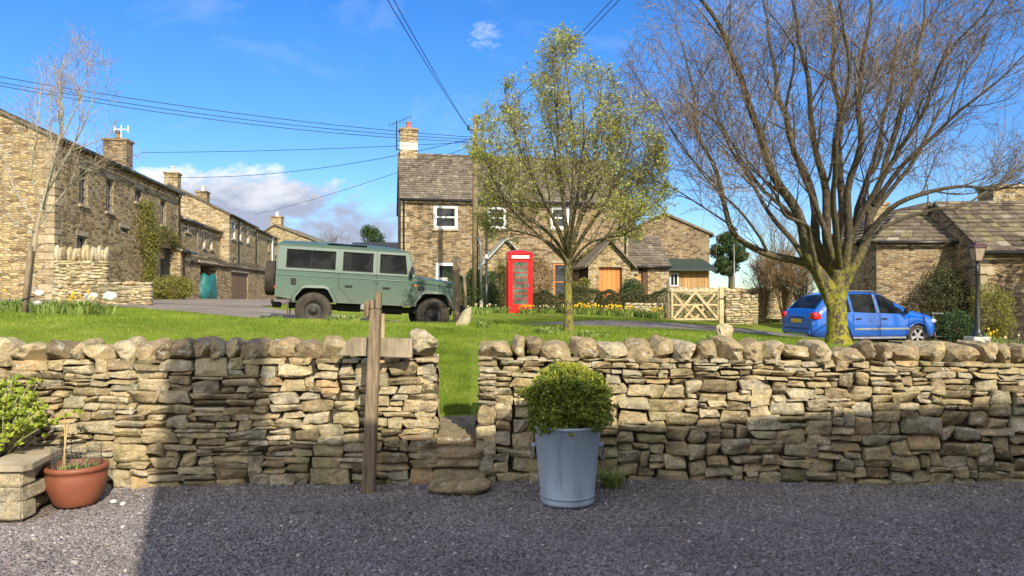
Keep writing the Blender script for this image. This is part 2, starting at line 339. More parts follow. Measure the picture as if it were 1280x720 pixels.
M['leaf_lime'] = leafm('lime_leaves', [(0, (.07, .12, .02)), (.5, (.26, .34, .04)), (1, (.46, .50, .08))], .35)
M['leaf_hedge'] = leafm('hedge_leaves', [(0, (.025, .04, .012)), (.5, (.06, .075, .025)), (.85, (.13, .12, .05)), (1, (.22, .15, .08))], .2)
M['leaf_dark'] = leafm('evergreen_leaves', [(0, (.015, .035, .012)), (.6, (.035, .075, .02)), (1, (.08, .14, .035))], .15)
M['leaf_yellow'] = leafm('golden_shrub', [(0, (.09, .10, .02)), (.5, (.20, .20, .04)), (1, (.36, .33, .08))], .3)
M['leaf_brown'] = leafm('brown_shrub', [(0, (.10, .06, .03)), (.5, (.24, .15, .07)), (1, (.36, .25, .12))], .2)
M['leaf_ivy'] = leafm('ivy_leaves', [(0, (.05, .06, .015)), (.5, (.12, .13, .03)), (1, (.26, .22, .07))], .25)
M['blade'] = leafm('grass_blades', [(0, (.10, .17, .015)), (.5, (.20, .295, .025)), (.9, (.33, .40, .05)), (1, (.50, .47, .18))], .4)
M['daff_leaf'] = leafm('daffodil_leaves', [(0, (.09, .16, .03)), (.6, (.22, .31, .07)), (1, (.42, .50, .18))], .3)
M['daff'] = leafm('daffodil_petals', [(0, (.75, .48, .01)), (1, (.85, .66, .05))], .3)
M['daff_pale'] = leafm('pale_petals', [(0, (.75, .68, .30)), (1, (.85, .82, .6))], .3)

# ------------------------------------------------------------------ terrain
CP = [(-1,6.7,.36),(-.5,7.3,.44),(-.8,10,.76),(-1,13.2,1.02),(-1,15,1.04),(-1,18.2,.82),(-1,23,.92),(0,28,1.0),(-1,34,1.1),
 (-4,7,.42),(-4,10,.95),(-4,14.5,1.13),(-4,17.8,.86),(-5,21,1.0),(-6,26,1.25),(-8,7,.5),(-8,10,1.05),(-8,14,1.24),(-8.5,18.5,1.22),(-10,24,1.38),(-12,14,1.3),(-14,20,1.48),
 (-15,30,1.5),(-16,42,1.45),(-18,60,1.3),(-9,40,1.35),(-6,45,1.2),(3,7,.4),(3,10,.68),(3,14,.90),(3,15.6,.88),(2.5,17.4,.93),(2.5,19,.99),(3,22,.95),(4,28,.86),(6,7,.4),(7,10,.5),(6.6,15,.62),(6.2,17.5,.69),(6.2,19,.74),(7,22,.6),
 (7,28,.66),(8,36,.6),(10,45,.5),(10,14,.42),(11,21,.2),(14,20,.25),(11,28,.3),(16,25,.2),(20,30,.2),(14,12,.3),(-20,8,.8),(20,8,.3),(-30,20,1.6),(-40,80,.5),(0,90,-.5),(40,60,-.5),(50,20,0),(0,300,-6),(-300,300,-6),(300,300,-6),(-300,0,0),(300,0,-2),(0,900,-18),(-900,900,-18),(900,900,-18)]
_c = np.array(CP, dtype=float)
def _phi(r2): return .5*r2*np.log(r2+1e-9)
_n = len(_c); _A = np.zeros((_n+3, _n+3)); _d2 = ((_c[:, None, :2]-_c[None, :, :2])**2).sum(-1)
_A[:_n, :_n] = _phi(_d2)+np.eye(_n)*.02; _A[:_n, _n] = 1; _A[:_n, _n+1:] = _c[:, :2]; _A[_n:, :_n] = _A[:_n, _n:].T
_w = np.linalg.solve(_A, np.r_[_c[:, 2], 0, 0, 0])
def gz(x, y):
    x = np.asarray(x, dtype=float); y = np.asarray(y, dtype=float); o = _w[_n]+_w[_n+1]*x+_w[_n+2]*y
    for i in range(_n): o = o+_w[i]*_phi((x-_c[i, 0])**2+(y-_c[i, 1])**2)
    return o
def G(x, y): return float(gz(x, y))
def axis(rs):
    o = []
    for a, b, s in rs: o += list(np.arange(a, b, s))
    return np.array(o+[rs[-1][1]])
def sheet(name, xs, ys, zf, mat, keep=None):
    X, Y = np.meshgrid(xs, ys); Z = zf(X, Y); V = np.stack([X, Y, Z], -1).reshape(-1, 3); nx = len(xs)
    i, j = np.meshgrid(np.arange(len(ys)-1), np.arange(nx-1), indexing='ij'); a = (i*nx+j).ravel()
    return meta(np_mesh(name, V, np.stack([a, a+1, a+nx+1, a+nx], -1), mat, smooth=True), kind='structure')
def m_lawn():
    m, t, b = mat_base('lawn_ground', .95, .05); v = objvec(t)
    c = ramp(t, noise_n(t, v, 1.3, 8, .65), [(.3, (.10, .15, .018)), (.55, (.17, .23, .028)), (.75, (.25, .25, .05))])
    c = mixc(t, ramp(t, noise_n(t, v, 9, 6, .7), [(.52, (0, 0, 0)), (.68, (.8,)*3)]), c, (.17, .14, .06)); L(t, c, b.inputs['Base Color'])
    bump(t, b, noise_n(t, v, 30, 5, .7), .8, .03); return m
def m_gravel():
    m, t, b = mat_base('slate_gravel', .75, .3); v = objvec(t)
    vo = N(t, 'ShaderNodeTexVoronoi'); vo.inputs['Scale'].default_value = 38; L(t, v, vo.inputs['Vector'])
    s = N(t, 'ShaderNodeSeparateColor'); L(t, vo.outputs['Color'], s.inputs[0])
    c = ramp(t, s.outputs[0], [(0, (.095, .08, .072)), (.5, (.18, .152, .135)), (.9, (.29, .25, .225)), (1, (.46, .41, .36))])
    c = mixc(t, 1, c, ramp(t, noise_n(t, v, 1.2, 5), [(.3, (.8,)*3), (.7, (1.2, 1.15, 1.15))]), 'MULTIPLY'); L(t, c, b.inputs['Base Color'])
    bump(t, b, vo.outputs['Distance'], 1, .02); return m
def m_road():
    m, t, b = mat_base('worn_tarmac', .9, .2); v = objvec(t)
    c = ramp(t, noise_n(t, v, 1.1, 8, .7), [(.3, (.15, .13, .11)), (.7, (.25, .22, .185))]); L(t, c, b.inputs['Base Color']); bump(t, b, noise_n(t, v, 60, 4, .7), .6, .01); return m
M['gravel'] = m_gravel()
sheet('lawn_terrain', axis([(-900, -120, 65), (-120, -26, 4), (-26, -14, .6), (-14, 14, .2), (14, 26, .6), (26, 120, 4), (120, 900, 65)]),
      axis([(6.42, 36, .2), (36, 60, .8), (60, 200, 8), (200, 1200, 80)]), lambda X, Y: gz(X, Y), m_lawn())
def yard_z(X, Y): return .012*np.sin(X*1.7+Y*.9)+.01*np.sin(Y*2.3-X)+.02*np.exp(-((Y-6.3)/.3)**2)
sheet('gravel_yard', axis([(-60, -6, 3), (-6, 6, .1), (6, 60, 3)]), axis([(-60, 2, 2), (2, 6.5, .1)]), yard_z, M['gravel'])
def strip(name, cl, wd, mat, lift):
    pts = [Vector(p) for p in cl]; fine = []
    for i in range(len(pts)-1):
        p0 = pts[max(i-1, 0)]; p1 = pts[i]; p2 = pts[i+1]; p3 = pts[min(i+2, len(pts)-1)]
        for k in range(24):
            t = k/24; fine.append(.5*((2*p1)+(p2-p0)*t+(2*p0-5*p1+4*p2-p3)*t*t+(3*p1-p0-3*p2+p3)*t**3))
    fine.append(pts[-1]); nw = 16; V = []; n = len(fine)
    for i, p in enumerate(fine):
        d = (fine[min(i+1, n-1)]-fine[max(i-1, 0)]); d.z = 0; d.normalize(); q = Vector((-d.y, d.x, 0)); ww = p.z
        for j in range(nw+1):
            e = (j/nw-.5)*ww*(1+.08*math.sin(i*.7)*(abs(j-nw/2) > nw/2-1)); V.append((p.x+q.x*e, p.y+q.y*e))
    V = np.array(V); Z = gz(V[:, 0], V[:, 1])+lift; V = np.c_[V, Z]
    F_ = [(i*(nw+1)+j, i*(nw+1)+j+1, (i+1)*(nw+1)+j+1, (i+1)*(nw+1)+j) for i in range(n-1) for j in range(nw)]
    return meta(np_mesh(name, V, F_, mat, smooth=True), kind='structure'), fine
ROADCL = [(-26, 22, 3), (-17, 21.2, 3), (-11.5, 21.6, 4.2), (-7.2, 20.6, 4.2), (-3.3, 19.3, 3.2), (0, 18.1, 2.4), (3, 17.7, 2.3), (6.2, 18.4, 2.3), (9.5, 20.6, 3), (14, 22.2, 3.2), (24, 23.5, 3)]
road, roadfine = strip('village_road', ROADCL, 2.5, m_road(), .014)
M['road2'] = m_road()
strip('side_lane', [(-9.5, 22.5, 3.5), (-10.5, 27, 4.5), (-12.8, 36, 5), (-14.5, 50, 4), (-15, 60, 4)], 3, M['road2'], .024)
RF = np.array([(p.x, p.y, p.z) for p in roadfine])

# ------------------------------------------------------------------ ivy, hedges, bushes
def leaf_cloud(name, n, pos_fn, size, mat, parent=None, flat=0, aspect=.6, loc=None):
    """n small folded leaf quads; pos_fn(n) gives points"""
    c = pos_fn(n); n = len(c)
    a = nrng.normal(size=(n, 3)); a[:, 2] *= (1-flat); a /= np.linalg.norm(a, axis=1)[:, None]
    b = nrng.normal(size=(n, 3)); b -= (a*b).sum(1)[:, None]*a; b /= np.linalg.norm(b, axis=1)[:, None]
    s = size*(.55+.9*nrng.random(n))[:, None]
    V = np.stack([c-a*s*.5, c+b*s*aspect*.5, c+a*s*.6, c-b*s*aspect*.5], 1).reshape(-1, 3)
    Fc = np.arange(4*n).reshape(-1, 4)
    tone = np.clip(nrng.normal(.5, .24, n), 0, 1)
    return np_mesh(name, V, Fc, mat, parent, tone, loc=loc)
def ball_pts(rx, ry, rz, lump=.18, inner=.55, seed=0, cz=0):
    def f(n):
        d = nrng.normal(size=(n, 3)); d /= np.linalg.norm(d, axis=1)[:, None]
        l = 1+lump*np.array([mnoise.noise(Vector((p[0]*2.3+seed, p[1]*2.3, p[2]*2.3)))+.5*mnoise.noise(Vector((p[0]*6+seed, p[1]*6, p[2]*6))) for p in d])*2
        r = (inner+(1-inner)*nrng.random(n)**.45)*l
        q = d*r[:, None]*np.array([rx, ry, rz]); q[:, 2] += cz; return q
    return f
def box_pts(L_, D, H, lump=.25):
    def f(n):
        q = nrng.random((n, 3)); k = nrng.integers(0, 4, n)
        q[:, 2] = np.where(k == 0, 1-.15*q[:, 2]**2, q[:, 2]); q[:, 1] = np.where(k == 1, .12*q[:, 1], np.where(k == 2, 1-.12*q[:, 1], q[:, 1]))
        x = q[:, 0]*L_; h = H*(1+lump*np.array([mnoise.noise(Vector((a*1.3, 3.1, L_)))+.5*mnoise.noise(Vector((a*4, 1, L_))) for a in x]))
        z = q[:, 2]*h; y = (q[:, 1]-.5)*D*(1+lump*np.array([mnoise.noise(Vector((a*1.7, b*2, 7))) for a, b in zip(x, z)]))
        return np.stack([x, y, z], 1)
    return f
def shrub_core(rx, ry, rz, cz, mat, parent, seed=0):
    mb = MB()
    for k in range(14):
        a = rnd.random()*6.28; e = rnd.uniform(.35, 1.3)
        d = Vector((math.cos(a)*math.cos(e)*rx, math.sin(a)*math.cos(e)*ry, math.sin(e)*rz))
        mb.tube([(0, 0, 0), d*.5+Vector((0, 0, cz*.5)), d*.85+Vector((0, 0, cz))], [.018*rz+.006, .012*rz+.004, .004], 5)
    return mb.build('stem', mat, parent, True)

# ------------------------------------------------------------------ dry stone walls
def warp(X, Z):
    return X+.02*mnoise.noise(Vector((X*1.9, Z*2.6, 3.3))), Z+.019*mnoise.noise(Vector((X*1.3, Z*2.4, 8.8)))*min(1, Z*6, max(0, (1.09-Z)*9) if Z < 1.09 else 0)
def stone(mb, x0, x1, z0, z1, y, depth, tone, rough=.02, nx=8, nz=6, end=None):
    w_ = x1-x0; h = z1-z0; j = lambda s: rnd.uniform(-s, s)
    jw = min(.03, w_*.13); jh = min(.02, h*.2)
    c = [(x0+j(jw), z0+j(jh)*.6), (x1+j(jw), z0+j(jh)*.6), (x1+j(jw), z1+j(jh)), (x0+j(jw), z1+j(jh))]
    off = rnd.uniform(-.014, .012); tx = j(.012); tz = j(.01); sd = rnd.random()*50; rr = min(w_, h)
    bev = rnd.uniform(.03, .12)*rr; cut = rnd.uniform(.0, .13); fa = j(.035); fb = j(.05)
    vs = []
    for b in range(nz):
        t = b/(nz-1)*2-1; t = math.copysign(abs(t)**.6, t)
        for a in range(nx):
            s = a/(nx-1)*2-1; s = math.copysign(abs(s)**.6, s)
            # round off the outline corners
            k = (abs(s)**3*abs(t)**3)*cut; S = s*(1-k*min(1, h/w_*1.2)); T = t*(1-k)
            fs, ft = (S+1)/2, (T+1)/2
            X = (c[0][0]*(1-fs)+c[1][0]*fs)*(1-ft)+(c[3][0]*(1-fs)+c[2][0]*fs)*ft
            Z = (c[0][1]*(1-fs)+c[1][1]*fs)*(1-ft)+(c[3][1]*(1-fs)+c[2][1]*fs)*ft
            e = max(abs(s), abs(t)); back = bev*max(0, (e-.62)/.38)**2
            nzv = mnoise.noise(Vector((X*9+sd, Z*11, sd)))*rough+mnoise.noise(Vector((X*25+sd, Z*28, sd)))*rough*.5
            nzv += max(0, s*fa+t*fb)+mnoise.noise(Vector((X*55, Z*60, sd)))*.004; X += mnoise.noise(Vector((X*14, Z*14, sd+9)))*.013; Z += mnoise.noise(Vector((X*13, Z*15, sd+4)))*.010; X, Z = warp(X, Z)
            vs.append((X, y-off+back+nzv+tx*s+tz*t, Z))
    fs_ = [(b*nx+a, b*nx+a+1, (b+1)*nx+a+1, (b+1)*nx+a) for b in range(nz-1) for a in range(nx-1)]
    ring = [a for a in range(nx)]+[b*nx+nx-1 for b in range(1, nz)]+[(nz-1)*nx+a for a in range(nx-2, -1, -1)]+[b*nx for b in range(nz-2, 0, -1)]
    n0 = len(vs); sg = 1 if depth > 0 else -1
    for i in ring: vs.append((vs[i][0], y+depth, vs[i][2]))
    m = len(ring)
    for i in range(m): fs_.append((ring[i], n0+i, n0+(i+1) % m, ring[(i+1) % m]))
    mb.add(vs, fs_, tone)
def pack(W, H, hf, wf):
    seg = [[0, W, 0.0]]; out = []
    while True:
        i = min(range(len(seg)), key=lambda k: seg[k][2]); a, b, t = seg[i]
        if t >= H-.001: break
        w_ = b-a; nb = [seg[k][2]-t for k in (i-1, i+1) if 0 <= k < len(seg)]
        h = hf(a, t); sw = wf(a, t, h)
        if w_-sw < .07: sw = w_
        for q in nb:
            if q > .012 and abs(q-h) < .022: h = q
        if w_ < .06 and nb: h = min([q for q in nb if q > .005] or [h]); 
        if t+h > H-.03: h = H-t
        left = rnd.random() < .5
        x0, x1 = (a, a+sw) if left else (b-sw, b)
        out.append((x0, x1, t, t+h))
        new = []
        if x0 > a+1e-6: new.append([a, x0, t])
        new.append([x0, x1, t+h])
        if x1 < b-1e-6: new.append([x1, b, t])
        seg[i:i+1] = new
        k = 0
        while k < len(seg)-1:
            if abs(seg[k][2]-seg[k+1][2]) < 1e-4: seg[k][1] = seg[k+1][1]; del seg[k+1]
            else: k += 1
    return out
def rock(mb, cx, cy, cz, sx, sy, sz, tone, seed, M_=None, amp=.13, p=2.6, lev=3, chip=0):
    rc = random.Random(int(seed*1000)); cuts = []
    for _ in range(chip):
        n_ = Vector((rc.gauss(0, 1), rc.gauss(0, 1)-.3, rc.gauss(0, .9)+.3)).normalized(); cuts.append((n_, rc.uniform(.72, .98)))
    bm = bmesh.new(); bmesh.ops.create_icosphere(bm, subdivisions=lev, radius=1); vs = []
    for v_ in bm.verts:
        d = v_.co; k = (abs(d.x)**p+abs(d.y)**p+abs(d.z)**p)**(-1/p)
        k *= 1+amp*mnoise.noise(d*1.6+Vector((seed, 0, 0)))*1.6+amp*.6*mnoise.noise(d*4+Vector((seed, 5, 0)))+amp*.25*mnoise.noise(d*10+Vector((seed, 5, 0)))
        for n_, l_ in cuts:
            pr = d.dot(n_)*k
            if pr > l_: k *= l_/pr
        q = Vector((d.x*k*sx, d.y*k*sy, d.z*k*sz)); q = M_ @ q if M_ else q
        vs.append(q+Vector((cx, cy, cz)))
    mb.add(vs, [[q.index for q in f.verts] for f in bm.faces], tone); bm.free()
def tone_r():
    return min(1, max(0, rnd.gauss(.5, .25)))
TH = .46
def dry_wall(name, label, loc, rz, W, H, hf, wf, ends, cope_range, seed, skip=(), ct=0):
    global rnd
    rnd = random.Random(seed)
    t = thing(name, label, 'stone wall', loc, rz)
    mb = MB()
    for (a, b, z0, z1) in pack(W, H, hf, wf):
        g = .0055
        stone(mb, a+g, b-g, z0+g*.6, z1-g*.6, 0, .2, tone_r())
    for (a, b, z0, z1) in pack(W, H, lambda a, t: rnd.uniform(.07, .14), lambda a, t, h: rnd.uniform(.2, .5)):
        stone(mb, a+.004, b-.004, z0+.003, z1-.003, -TH, .2, tone_r(), nx=4, nz=3)
    # the back face was made facing the front: mirror it
    o = mb
    nb = len(mb.v)
    face = MB(); face.v, face.f, face.t = mb.v, mb.f, mb.t
    # mirror vertices of back stones (those generated at y<-.2) across y
    face.v = [((x, -y, z) if y < -.2+0 and True else (x, y, z)) for (x, y, z) in face.v]
    # squeeze end faces: header stones closing the two cheeks
    for e in ends:
        x = 0 if e == 'l' else W
        z = 0
        while z < H-.001:
            h = min(rnd.uniform(.07, .15), H-z)
            if H-z-h < .04: h = H-z
            yy = 0.02
            while yy < TH-.03:
                d = min(rnd.uniform(.18, .46), TH-.02-yy)
                if TH-.02-yy-d < .08: d = TH-.02-yy
                s2 = MB(); stone(s2, yy+.004, yy+d-.004, z+.003, z+h-.003, 0, .15, tone_r(), nx=4, nz=4)
                sg = 1 if e == 'l' else -1
                s2.v = [(x+sg*(p[1]+.012), p[0], p[2]) for p in s2.v]; face.add(s2.v, s2.f, 0); face.t[-len(s2.f):] = s2.t
                yy += d
            z += h
    face.build('wall_face', M['dry'], t, False, fixn=True)
    MB().box(.08, W-.08, .07, TH-.07, -.3, H-.02).build('rubble_core', M['core'], t)
    x = cope_range[0]; k = 0
    while x < cope_range[1]-.05:
        w_ = rnd.choice([rnd.uniform(.10, .16), rnd.uniform(.16, .27), rnd.uniform(.17, .27)])
        if cope_range[1]-x-w_ < .1: w_ = cope_range[1]-x
        h = rnd.uniform(.14, .175)-(.015 if w_ > .24 else 0)
        c = MB(); tilt = Matrix.Rotation(rnd.uniform(-.16, .16)*(1 if w_ < .2 else .4), 3, 'Y') @ Matrix.Rotation(rnd.uniform(-.1, .1), 3, 'X')
        rock(c, 0, 0, h/2, w_/2*1.10, TH/2*rnd.uniform(.85, 1.0), h/2*1.14, tone_r()*.62, rnd.random()*90, tilt, .16, 5.0, chip=5)
        c.build('coping_stone', M['dry'], t, False, loc=(x+w_/2, TH/2-.02+rnd.uniform(-.02, .02), H-.015+rnd.uniform(-.01, .01)))
        x += w_*1.0
    return t
def hf_l(a, t): return rnd.choice([rnd.uniform(.032, .055), rnd.uniform(.045, .075), rnd.uniform(.06, .115)]) if t > .25 else rnd.choice([rnd.uniform(.04, .07), rnd.uniform(.08, .16)])
def wf_l(a, t, h): return rnd.uniform(.07, .24)+h*rnd.uniform(.3, 1.6)
def hf_r(a, t):
    if t > .9: return rnd.uniform(.03, .06)
    if t > .62: return rnd.choice([rnd.uniform(.03, .055), rnd.uniform(.08, .13), rnd.uniform(.04, .08)])
    return rnd.choice([rnd.uniform(.05, .08), rnd.uniform(.08, .14), rnd.uniform(.09, .15)])
def wf_r(a, t, h): return rnd.uniform(.07, .2)+h*rnd.uniform(.2, 1.3)
LW = 7.0
ang = math.atan2(.16, 3.4)
wl = dry_wall('dry_stone_wall', 'dry stone wall left of the narrow gap, with the terracotta pot and wooden post before it', (-.64-LW*math.cos(ang), 6.26-LW*math.sin(ang), 0), ang, LW, 1.08, hf_l, wf_l, 'r', (0, LW-.98), 21)
wr = dry_wall('dry_stone_wall', 'dry stone wall right of the narrow gap, behind the blue tub of box', (-.305, 6.30, 0), 0, 8.6, 1.09, hf_r, wf_r, 'l', (0.02, 8.6), 22)
wr.rotation_euler = (0, .011, 0)
# big end boulder on the left wall's cheek
c = MB(); rock(c, 0, 0, 0, .15, .24, .12, .62, 5.3, None, .2, 4.5, 4, 8); c.build('coping_stone', M['dry'], wl, False, loc=(LW-.135, .21, 1.19))
c = MB(); rock(c, 0, 0, 0, .13, .2, .1, .3, 8.2, None, .2, 4.5, 4, 6); c.build('coping_stone', M['dry'], wl, False, loc=(LW-.87, .21, 1.15))
rnd = random.Random(5)
# gap: sill stones, flag, step
t = thing('stile_step', 'flat stone sill and paving slab filling the gap in the wall', 'stone step', (-.47, 6.3, 0))
s = MB(); stone(s, -.27, .17, .15, .285, -.02, .3, .5, nx=8); s.build('sill_stone', M['dry'], t, True)
s = MB(); stone(s, -.2, .24, .0, .145, -.03, .3, .35, nx=8); s.build('sill_stone', M['dry'], t, True)
s = MB(); rock(s, .0, .2, .27, .25, .26, .045, .2, 3, None, .04, 5); s.build('paving_slab', M['dry'], t, True)
s = MB(); rock(s, .0, .55, .365, .27, .46, .05, .1, 33, Matrix.Rotation(.07, 3, 'X'), .04, 5, 4); s.build('paving_slab', M['dry'], t, True)
s = MB(); rock(s, 0, 0, 0, .25, .17, .05, .25, 14, None, .1, 3.2)
meta(s.build('stepping_stone', M['dry'], None, True, loc=(-.42, 6.08, .055)), 'flat dark stepping stone on the gravel below the gap', 'stepping stone')

# ------------------------------------------------------------------ gravel chips (uncountable)
def chips(n):
    y = 3.3+3.15*nrng.random(n)**.8; x = (nrng.random(n)*2-1)*(y*.72+.4)
    kp = ~((x < -3.4) & (y > 5.25)); x, y = x[kp], y[kp]; n = len(x)
    s = .005+.009*nrng.random(n)**2.2; s *= np.where(nrng.random(n) < .012, 1.7, 1)
    a = nrng.random(n)*6.28; ux = np.stack([np.cos(a), np.sin(a), nrng.normal(0, .25, n)], 1); uy = np.stack([-np.sin(a), np.cos(a), nrng.normal(0, .25, n)], 1)
    uz = np.cross(ux, uy); c = np.stack([x, y, yard_z(x, y)+s*.25+nrng.random(n)*.006], 1)
    asp = .45+.5*nrng.random(n); th = .16+.25*nrng.random(n); V = []
    for (i, j, k) in [(-1, -.7, -1), (.8, -1, -1), (1, .8, -1), (-.6, 1, -1), (-.8, -.5, 1), (.6, -.8, 1), (.8, .6, 1), (-.5, .7, 1)]:
        jit = 1+nrng.normal(0, .15, (n, 1)); V.append(c+(ux*(s*i)[:, None]+uy*(s*asp*j)[:, None]+uz*(s*th*k)[:, None])*jit)
    V = np.stack(V, 1).reshape(-1, 3); b = (np.arange(n)*8)[:, None]
    Fq = np.array([(4, 5, 6, 7), (0, 1, 5, 4), (1, 2, 6, 5), (2, 3, 7, 6), (3, 0, 4, 7)]); Fc = (b[:, :, None]+Fq[None]).reshape(-1, 4)
    tn = np.clip(nrng.normal(.45, .2, n), 0, 1); tn = np.where(nrng.random(n) < .004, 1, tn); return V, Fc, np.repeat(tn, 5)
V, Fc, T = chips(120000)
M['chip'] = m_tone('slate_chips', [(0, (.10, .09, .094)), (.4, (.175, .158, .163)), (.75, (.25, .228, .232)), (.93, (.31, .285, .285)), (1, (.52, .48, .43))], .6, .4, .28, 1.3, 0)
meta(np_mesh('gravel_chips', V, Fc, M['chip'], None, T), 'loose purple grey slate chippings covering the yard', 'gravel', kind='stuff')
for i, (px, py, lb) in enumerate([(143, 629, 'small pale pebble on the gravel nearest the terracotta pot'), (155, 632, 'small white pebble on the gravel, right of the pale one by the terracotta pot')]):
    Yp = EYE*F/(py-HY); s = MB(); rock(s, 0, 0, 0, .026-.008*i, .02, .014, .95, i*3+1, None, .1, 2.4, 2)
    meta(s.build('pebble', M['white_stone'], None, True, loc=((px-640)/F*Yp, Yp, .018)), lb, 'pebble')

# ------------------------------------------------------------------ grass blades
def grass(n):
    y = 6.85+15.5*nrng.random(n)**1.25; x = (nrng.random(n)*2-1)*(y*.75)
    near = nrng.random(n) < .16; y = np.where(near, 6.9+6*nrng.random(n), y); x = np.where(near, -.1*y+(nrng.random(n)-.5)*.25*y*.35, x)
    d = np.full(n, 9.9)
    for p in RF[::3]: d = np.minimum(d, np.hypot(x-p[0], y-p[1])-p[2]/2)
    wn_ = np.array([mnoise.noise(Vector((p*.9, q*.9, 4.4)))+.6*mnoise.noise(Vector((p*3.1, q*3.1, 1.4))) for p, q in zip(x, y)])
    kp = (d > .0) & (wn_ < .38+.4*nrng.random(n)) & ~((np.abs(x+.47) < .33) & (y < 7.3)); x, y = x[kp], y[kp]; n = len(x)
    h = (.022+.03*nrng.random(n))*(1+.35*(y > 12)); w_ = .0022*(y/7)*(.8+.5*nrng.random(n)); a = nrng.random(n)*6.28
    z = gz(x, y)-.004; b = np.stack([x, y, z], 1); s = np.stack([np.cos(a)*w_, np.sin(a)*w_, 0*w_], 1)
    tip = b+np.stack([nrng.normal(0, .4, n)*h, nrng.normal(0, .4, n)*h, h], 1)
    V = np.stack([b-s, b+s, tip], 1).reshape(-1, 3); pt = np.array([mnoise.noise(Vector((p, q, 1.5)))*.35 for p, q in zip(x*.8, y*.8)])+np.array([mnoise.noise(Vector((p, q, 9.5)))*.3 for p, q in zip(x*3.5, y*3.5)])
    return V, np.arange(3*n).reshape(-1, 3), np.clip(nrng.normal(.45, .18, n)+pt, 0, 1)
V, Fc, T = grass(420000)
meta(np_mesh('lawn_grass', V, Fc, M['blade'], None, T), 'short bright green grass of the sloping lawn', 'grass', kind='stuff')

def strap_leaves(mb, n, r, h, bend=.5, wd=.008, spread=1.0, tone=(.2, .9)):
    for k in range(n):
        a = rnd.random()*6.28; rr = r*math.sqrt(rnd.random()); b = Vector((rr*math.cos(a), rr*math.sin(a), 0)); a2 = rnd.random()*6.28 if spread < .5 else a+rnd.uniform(-.8, .8)
        d = Vector((math.cos(a2), math.sin(a2), 0)); q = Vector((-d.y, d.x, 0))*wd; hh = h*rnd.uniform(.6, 1.1); bb = bend*rnd.uniform(.3, 1.3)*hh
        p1 = b+d*bb*.35+Vector((0, 0, hh*.6)); p2 = b+d*bb+Vector((0, 0, hh*rnd.uniform(.75, 1)))
        mb.add([b-q, b+q, p1+q, p1-q, p2], [(0, 1, 2, 3), (3, 2, 4)], rnd.uniform(*tone))
def clump(px, py, Y, wpx, h, nl, nf, label, flower='daff', n=None):
    x = (px-640)/F*Y; z = G(x, Y); t = thing('daffodil_clump' if nf else 'leafy_clump', label, 'daffodils' if nf else 'plant', (x, Y, z), 0, 'daffodil clumps on the green' if nf else 'clumps of leaves in the grass')
    r = wpx/F*Y/2; mb = MB(); strap_leaves(mb, nl, r, h, .6, .012*Y/14)
    o = mb.build('leaves', M['daff_leaf'], t, fixn=False)
    for k in range(nf):
        a = rnd.random()*6.28; rr = r*math.sqrt(rnd.random()); b = Vector((rr*math.cos(a), rr*math.sin(a), h*rnd.uniform(.85, 1.25)))
        f = MB(); fd = Vector((rnd.uniform(-.5, .5), -1, rnd.uniform(-.2, .3))).normalized(); ux = fd.orthogonal().normalized(); uy = fd.cross(ux)
        s = .036*rnd.uniform(.8, 1.15)
        for q in range(6):
            an = q*math.pi/3; dd = ux*math.cos(an)+uy*math.sin(an); pp = -ux*math.sin(an)+uy*math.cos(an)
            f.add([b, b+dd*s*.6+pp*s*.35, b+dd*s*1.15-fd*-.004, b+dd*s*.6-pp*s*.35], [(0, 1, 2, 3)], rnd.random())
        f.tube([b, b+fd*s*.8], [s*.28, s*.42], 6, .1)
        f.tube([(b.x*.7, b.y*.7, 0), (b.x, b.y, b.z*.7), b], .004, 3, .1)
        f.build('flower', M[flower], t, fixn=False)
    return t

# ------------------------------------------------------------------ houses
def wall_open(mb, x0, x1, z0, z1, ops, depth=.16, y=0):
    xs = sorted({x0, x1, *[o[0] for o in ops], *[o[1] for o in ops]}); zs = sorted({z0, z1, *[o[2] for o in ops], *[o[3] for o in ops]})
    for i in range(len(xs)-1):
        for j in range(len(zs)-1):
            cx = (xs[i]+xs[i+1])/2; cz = (zs[j]+zs[j+1])/2
            if any(o[0] < cx < o[1] and o[2] < cz < o[3] for o in ops): continue
            mb.add([(xs[i], y, zs[j]), (xs[i+1], y, zs[j]), (xs[i+1], y, zs[j+1]), (xs[i], y, zs[j+1])], [(0, 1, 2, 3)])
    for a, b, c_, d in [o[:4] for o in ops]:
        mb.add([(a, y, c_), (a, y+depth, c_), (a, y+depth, d), (a, y, d)], [(0, 1, 2, 3)]); mb.add([(b, y, c_), (b, y, d), (b, y+depth, d), (b, y+depth, c_)], [(0, 1, 2, 3)])
        mb.add([(a, y, c_), (b, y, c_), (b, y+depth, c_), (a, y+depth, c_)], [(0, 1, 2, 3)]); mb.add([(a, y, d), (a, y+depth, d), (b, y+depth, d), (b, y, d)], [(0, 1, 2, 3)])
